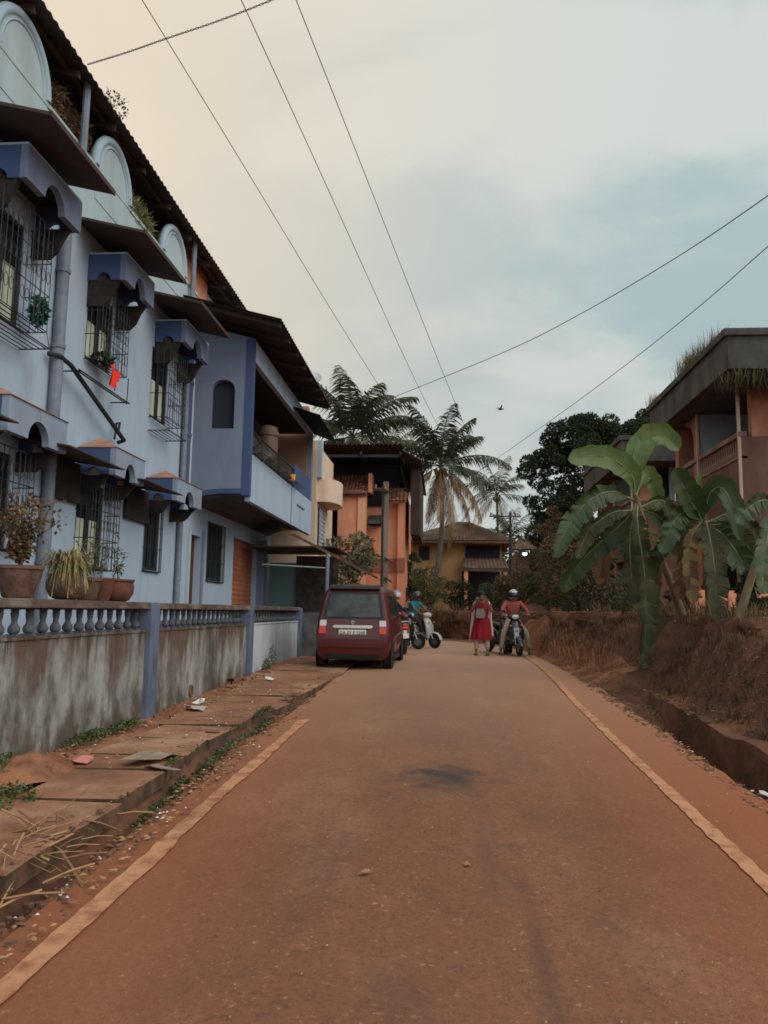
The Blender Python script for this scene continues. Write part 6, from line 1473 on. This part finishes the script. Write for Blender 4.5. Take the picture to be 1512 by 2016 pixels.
flat('plastic_sack', 'flattened dirty white sack near the drain outlet of the wall', 'sack', -3.1, 9.75, .22, mat('dirty_white', (.40, .36, .31), .8), zf(9.7), 12, .05, .5)
flat('paper_scrap', 'small white scrap beside the flattened sack under the wall', 'paper', -3.22, 10.3, .10, M['paper'], zf(10.3), 8, .07)
flat('paper_scrap', 'white scrap on the footpath near the second pier', 'paper', -2.95, 13.2, .09, M['paper'], zf(13.2), 8, .05)
flat('rag', 'dark brown rag bunched against the wall base between the two far piers', 'rag', -3.35, 12.5, .16, mat('brown_rag', (.16, .08, .055), .95), zf(12.5), 10, .12)
flat('stone_chunk', 'brown stone lump on the footpath edge beyond the weeds', 'stone', -2.15, 11.0, .13, M['stone'], zf(11)-.02, 9, .10)
flat('dropped_leaf', 'curled dry leaf lying on the road left of the oil patch', 'leaf', -.45, 4.55, .055, M['leafdry'], zr(4.55)+.02, 7, .015, .4)
flat('brick_piece', 'small orange brick chip lying on the middle of the road', 'brick', .12, 4.75, .022, M['brick'], zr(4.75)+.02, 6, .015)
flat('paper_scrap', 'bluish white paper scrap on the edge of the right hand drain', 'paper', 2.52, 6.95, .05, mat('bluish_paper', (.55, .58, .62), .8), None, 8, .05)
flat('paper_scrap', 'white paper scrap nearest the brick in the right hand drain', 'paper', 2.50, 6.65, .045, M['paper'], None, 8, .05)
q = MB(); q.obox((2.70, 6.5, zr(6.5)-.0), (.22, .10, .07), (.2, .15, .3)); tag(q.build('loose_brick', M['brick'], bevel=.008), 'dusty brick lying on the edge of the right hand drain', 'brick')
q = MB(); q.ell((2.78, 11.2, zt(2.78, 11.2)+.09), (.13, .10, .10), 10, 7); tag(q.build('stone_chunk', M['stone'], smooth=50), 'round stone in the rubble at the far end of the drain', 'stone')
# scattered dry leaves, pebbles and chips
def scatter(name, label, regions, n, m, smin, smax, h=.015):
    b = MB()
    for i in range(n):
        (x0, x1, y0, y1) = random.choice(regions); y = random.uniform(y0, y1); x = random.uniform(x0, x1)
        if x < path_edge(y): z = zf(y)
        elif -1.97 < x < 2.3: z = zr(y)+.021
        else: z = zt(x, y)+.004
        s = random.uniform(smin, smax); a = random.uniform(0, 6.28); k = 4 if random.random() < .6 else 5
        c = Vector((x, y, z+h*random.random())); ti = rv()*.35
        P = [c+Vector((cos(a+2*pi*j/k)*s*(1 if j % 2 else .5), sin(a+2*pi*j/k)*s*(1 if j % 2 else .5), (cos(a+2*pi*j/k)*ti.x+sin(a)*ti.y)*s*.6+.004)) for j in range(k)]
        b.add(P+[c+Vector((0, 0, h*.8))], [(j, (j+1) % k, k) for j in range(k)])
    return tag(b.build(name, m, fix=False), label, 'litter', kind='stuff')
vr = [(-2.25, -1.80, 2.4, 7), (-2.25, -1.80, 3, 8), (-2.25, -1.8, 6, 14), (-3.5, -3.1, 5.5, 15), (-3.5, -2.3, 6, 13)]
scatter('leaf_litter', 'dry leaves and chips strewn between the footpath and the white line', vr, 800, M['leafdry'], .010, .034)
scatter('leaf_litter', 'tiny dry leaf bits and grit scattered over the road surface', [(-1.6, 2.3, 2.2, 9), (-1.6, 2.3, 2.2, 18)], 420, M['leafdry'], .004, .011)
scatter('leaf_litter', 'dry leaves and rubbish along the right hand drain and bank foot', [(2.3, 2.55, 4, 14), (2.3, 4, 10, 15), (3.3, 4, 5, 11)], 900, M['leafdry'], .012, .035)
scatter('paper_litter', 'tiny white chips of paper and plastic along the left verge', [(-2.2, -1.82, 2.6, 8), (-3.5, -2.4, 6, 12)], 90, M['paper'], .006, .018)
scatter('paper_litter', 'tiny white scraps of rubbish along the right hand drain', [(2.35, 2.9, 5, 11)], 70, M['paper'], .008, .028)
b = MB()
for i in range(1500):
    (x0, x1, y0, y1) = random.choice(vr[:3]+[(2.3, 2.6, 4, 14), (2.4, 3.9, 10, 20), (2.3, 2.6, 5, 14), (3.2, 3.8, 5, 12), (-3.5, -3.2, 5, 15)]); y = random.uniform(y0, y1); x = random.uniform(x0, x1)
    z = zf(y) if x < path_edge(y) else zt(x, y); s = random.uniform(.006, .028); b.ell((x, y, z+s*.3), (s*random.uniform(.7, 1.3), s, s*.7), 5, 3)
tag(b.build('pebbles', M['stone'], fix=False), 'loose pebbles and rubble on both road verges', 'pebbles', kind='stuff')
# straw heap
b = MB()
for i in range(85):
    c = Vector((random.gauss(-2.28, .10), random.gauss(4.45, .28), 0)); c.z = max(zt(c.x, c.y), zr(c.y))+random.uniform(.01, .12); d = Vector((random.uniform(-1, 1), random.uniform(-1, 1), random.uniform(-.15, .35))).normalized()
    L_ = random.uniform(.08, .34); b.tube([c, c+d*L_*.5+Vector((0, 0, .01)), c+d*L_], random.choice((.002, .003, .003, .007)), 4)
tag(b.build('straw_heap', M['straw'], fix=False), 'heap of broken dry straw and stalks on the drain edge', 'straw', kind='stuff')
# weeds
def weeds(label, regs, n, name='weeds'):
    b = MB(); 
    for i in range(n):
        (x, y, rx, ry, h) = random.choice(regs); v = rv(); px_, py_ = x+v.x*rx, y+v.y*ry
        z = zf(py_) if px_ < path_edge(py_) else zt(px_, py_); p = Vector((px_, py_, z+abs(v.z)*h))
        leafquad(b, p, random.uniform(.02, .045), random.uniform(.015, .03), rv().normalized(), (rv()+Vector((0, 0, 1))).normalized())
    tag(b.build(name, M['weed'], fix=False), label, 'weeds', kind='stuff')
weeds('low green weeds at the foot of the compound wall on the left', [(-3.45, 5.2, .18, .5, .12), (-3.42, 6.0, .2, .4, .16), (-3.1, 5.3, .35, .35, .08), (-3.45, 7.6, .12, .5, .08), (-3.42, 8.4, .1, .4, .06)], 3000)
weeds('low green weeds growing along the drain edge beside the footpath', [(-2.14, 5.9, .06, .5, .04), (-2.14, 7.4, .07, .7, .05), (-2.14, 9.2, .07, .8, .05), (-2.22, 8.2, .08, .8, .06), (-2.20, 9.6, .08, .5, .07), (-2.22, 6.6, .08, .3, .06), (-2.2, 7.3, .09, .4, .06)], 2600)
weeds('tall dry and green weed tuft against the wall near the car', [(-3.45, 15.6, .08, .22, .42), (-3.4, 14.9, .08, .15, .2)], 500)
weeds('small weeds around the mouth of the right hand drain', [(2.6, 13.2, .2, .5, .08), (3.0, 12.0, .2, .4, .1)], 300)
# earth heap
q = MB(); n = 18
for j in range(10):
    for i in range(n):
        a = 2*pi*i/n; r = .40*j/9; z = .15*(1-(j/9)**1.5); x, y = -3.28+cos(a)*r*.8, 6.15+sin(a)*r*1.4
        q.v.append((x, y, zf(y)-.01+z+noise.noise(Vector((x*9, y*9, 0)))*.025))
for j in range(9):
    for i in range(n): q.f.append((j*n+i, j*n+(i+1) % n, (j+1)*n+(i+1) % n, (j+1)*n+i)); q.m.append(0)
tag(q.build('earth_heap', M['shoulder'], smooth=60), 'low heap of loose red earth against the compound wall', 'earth heap', kind='stuff')
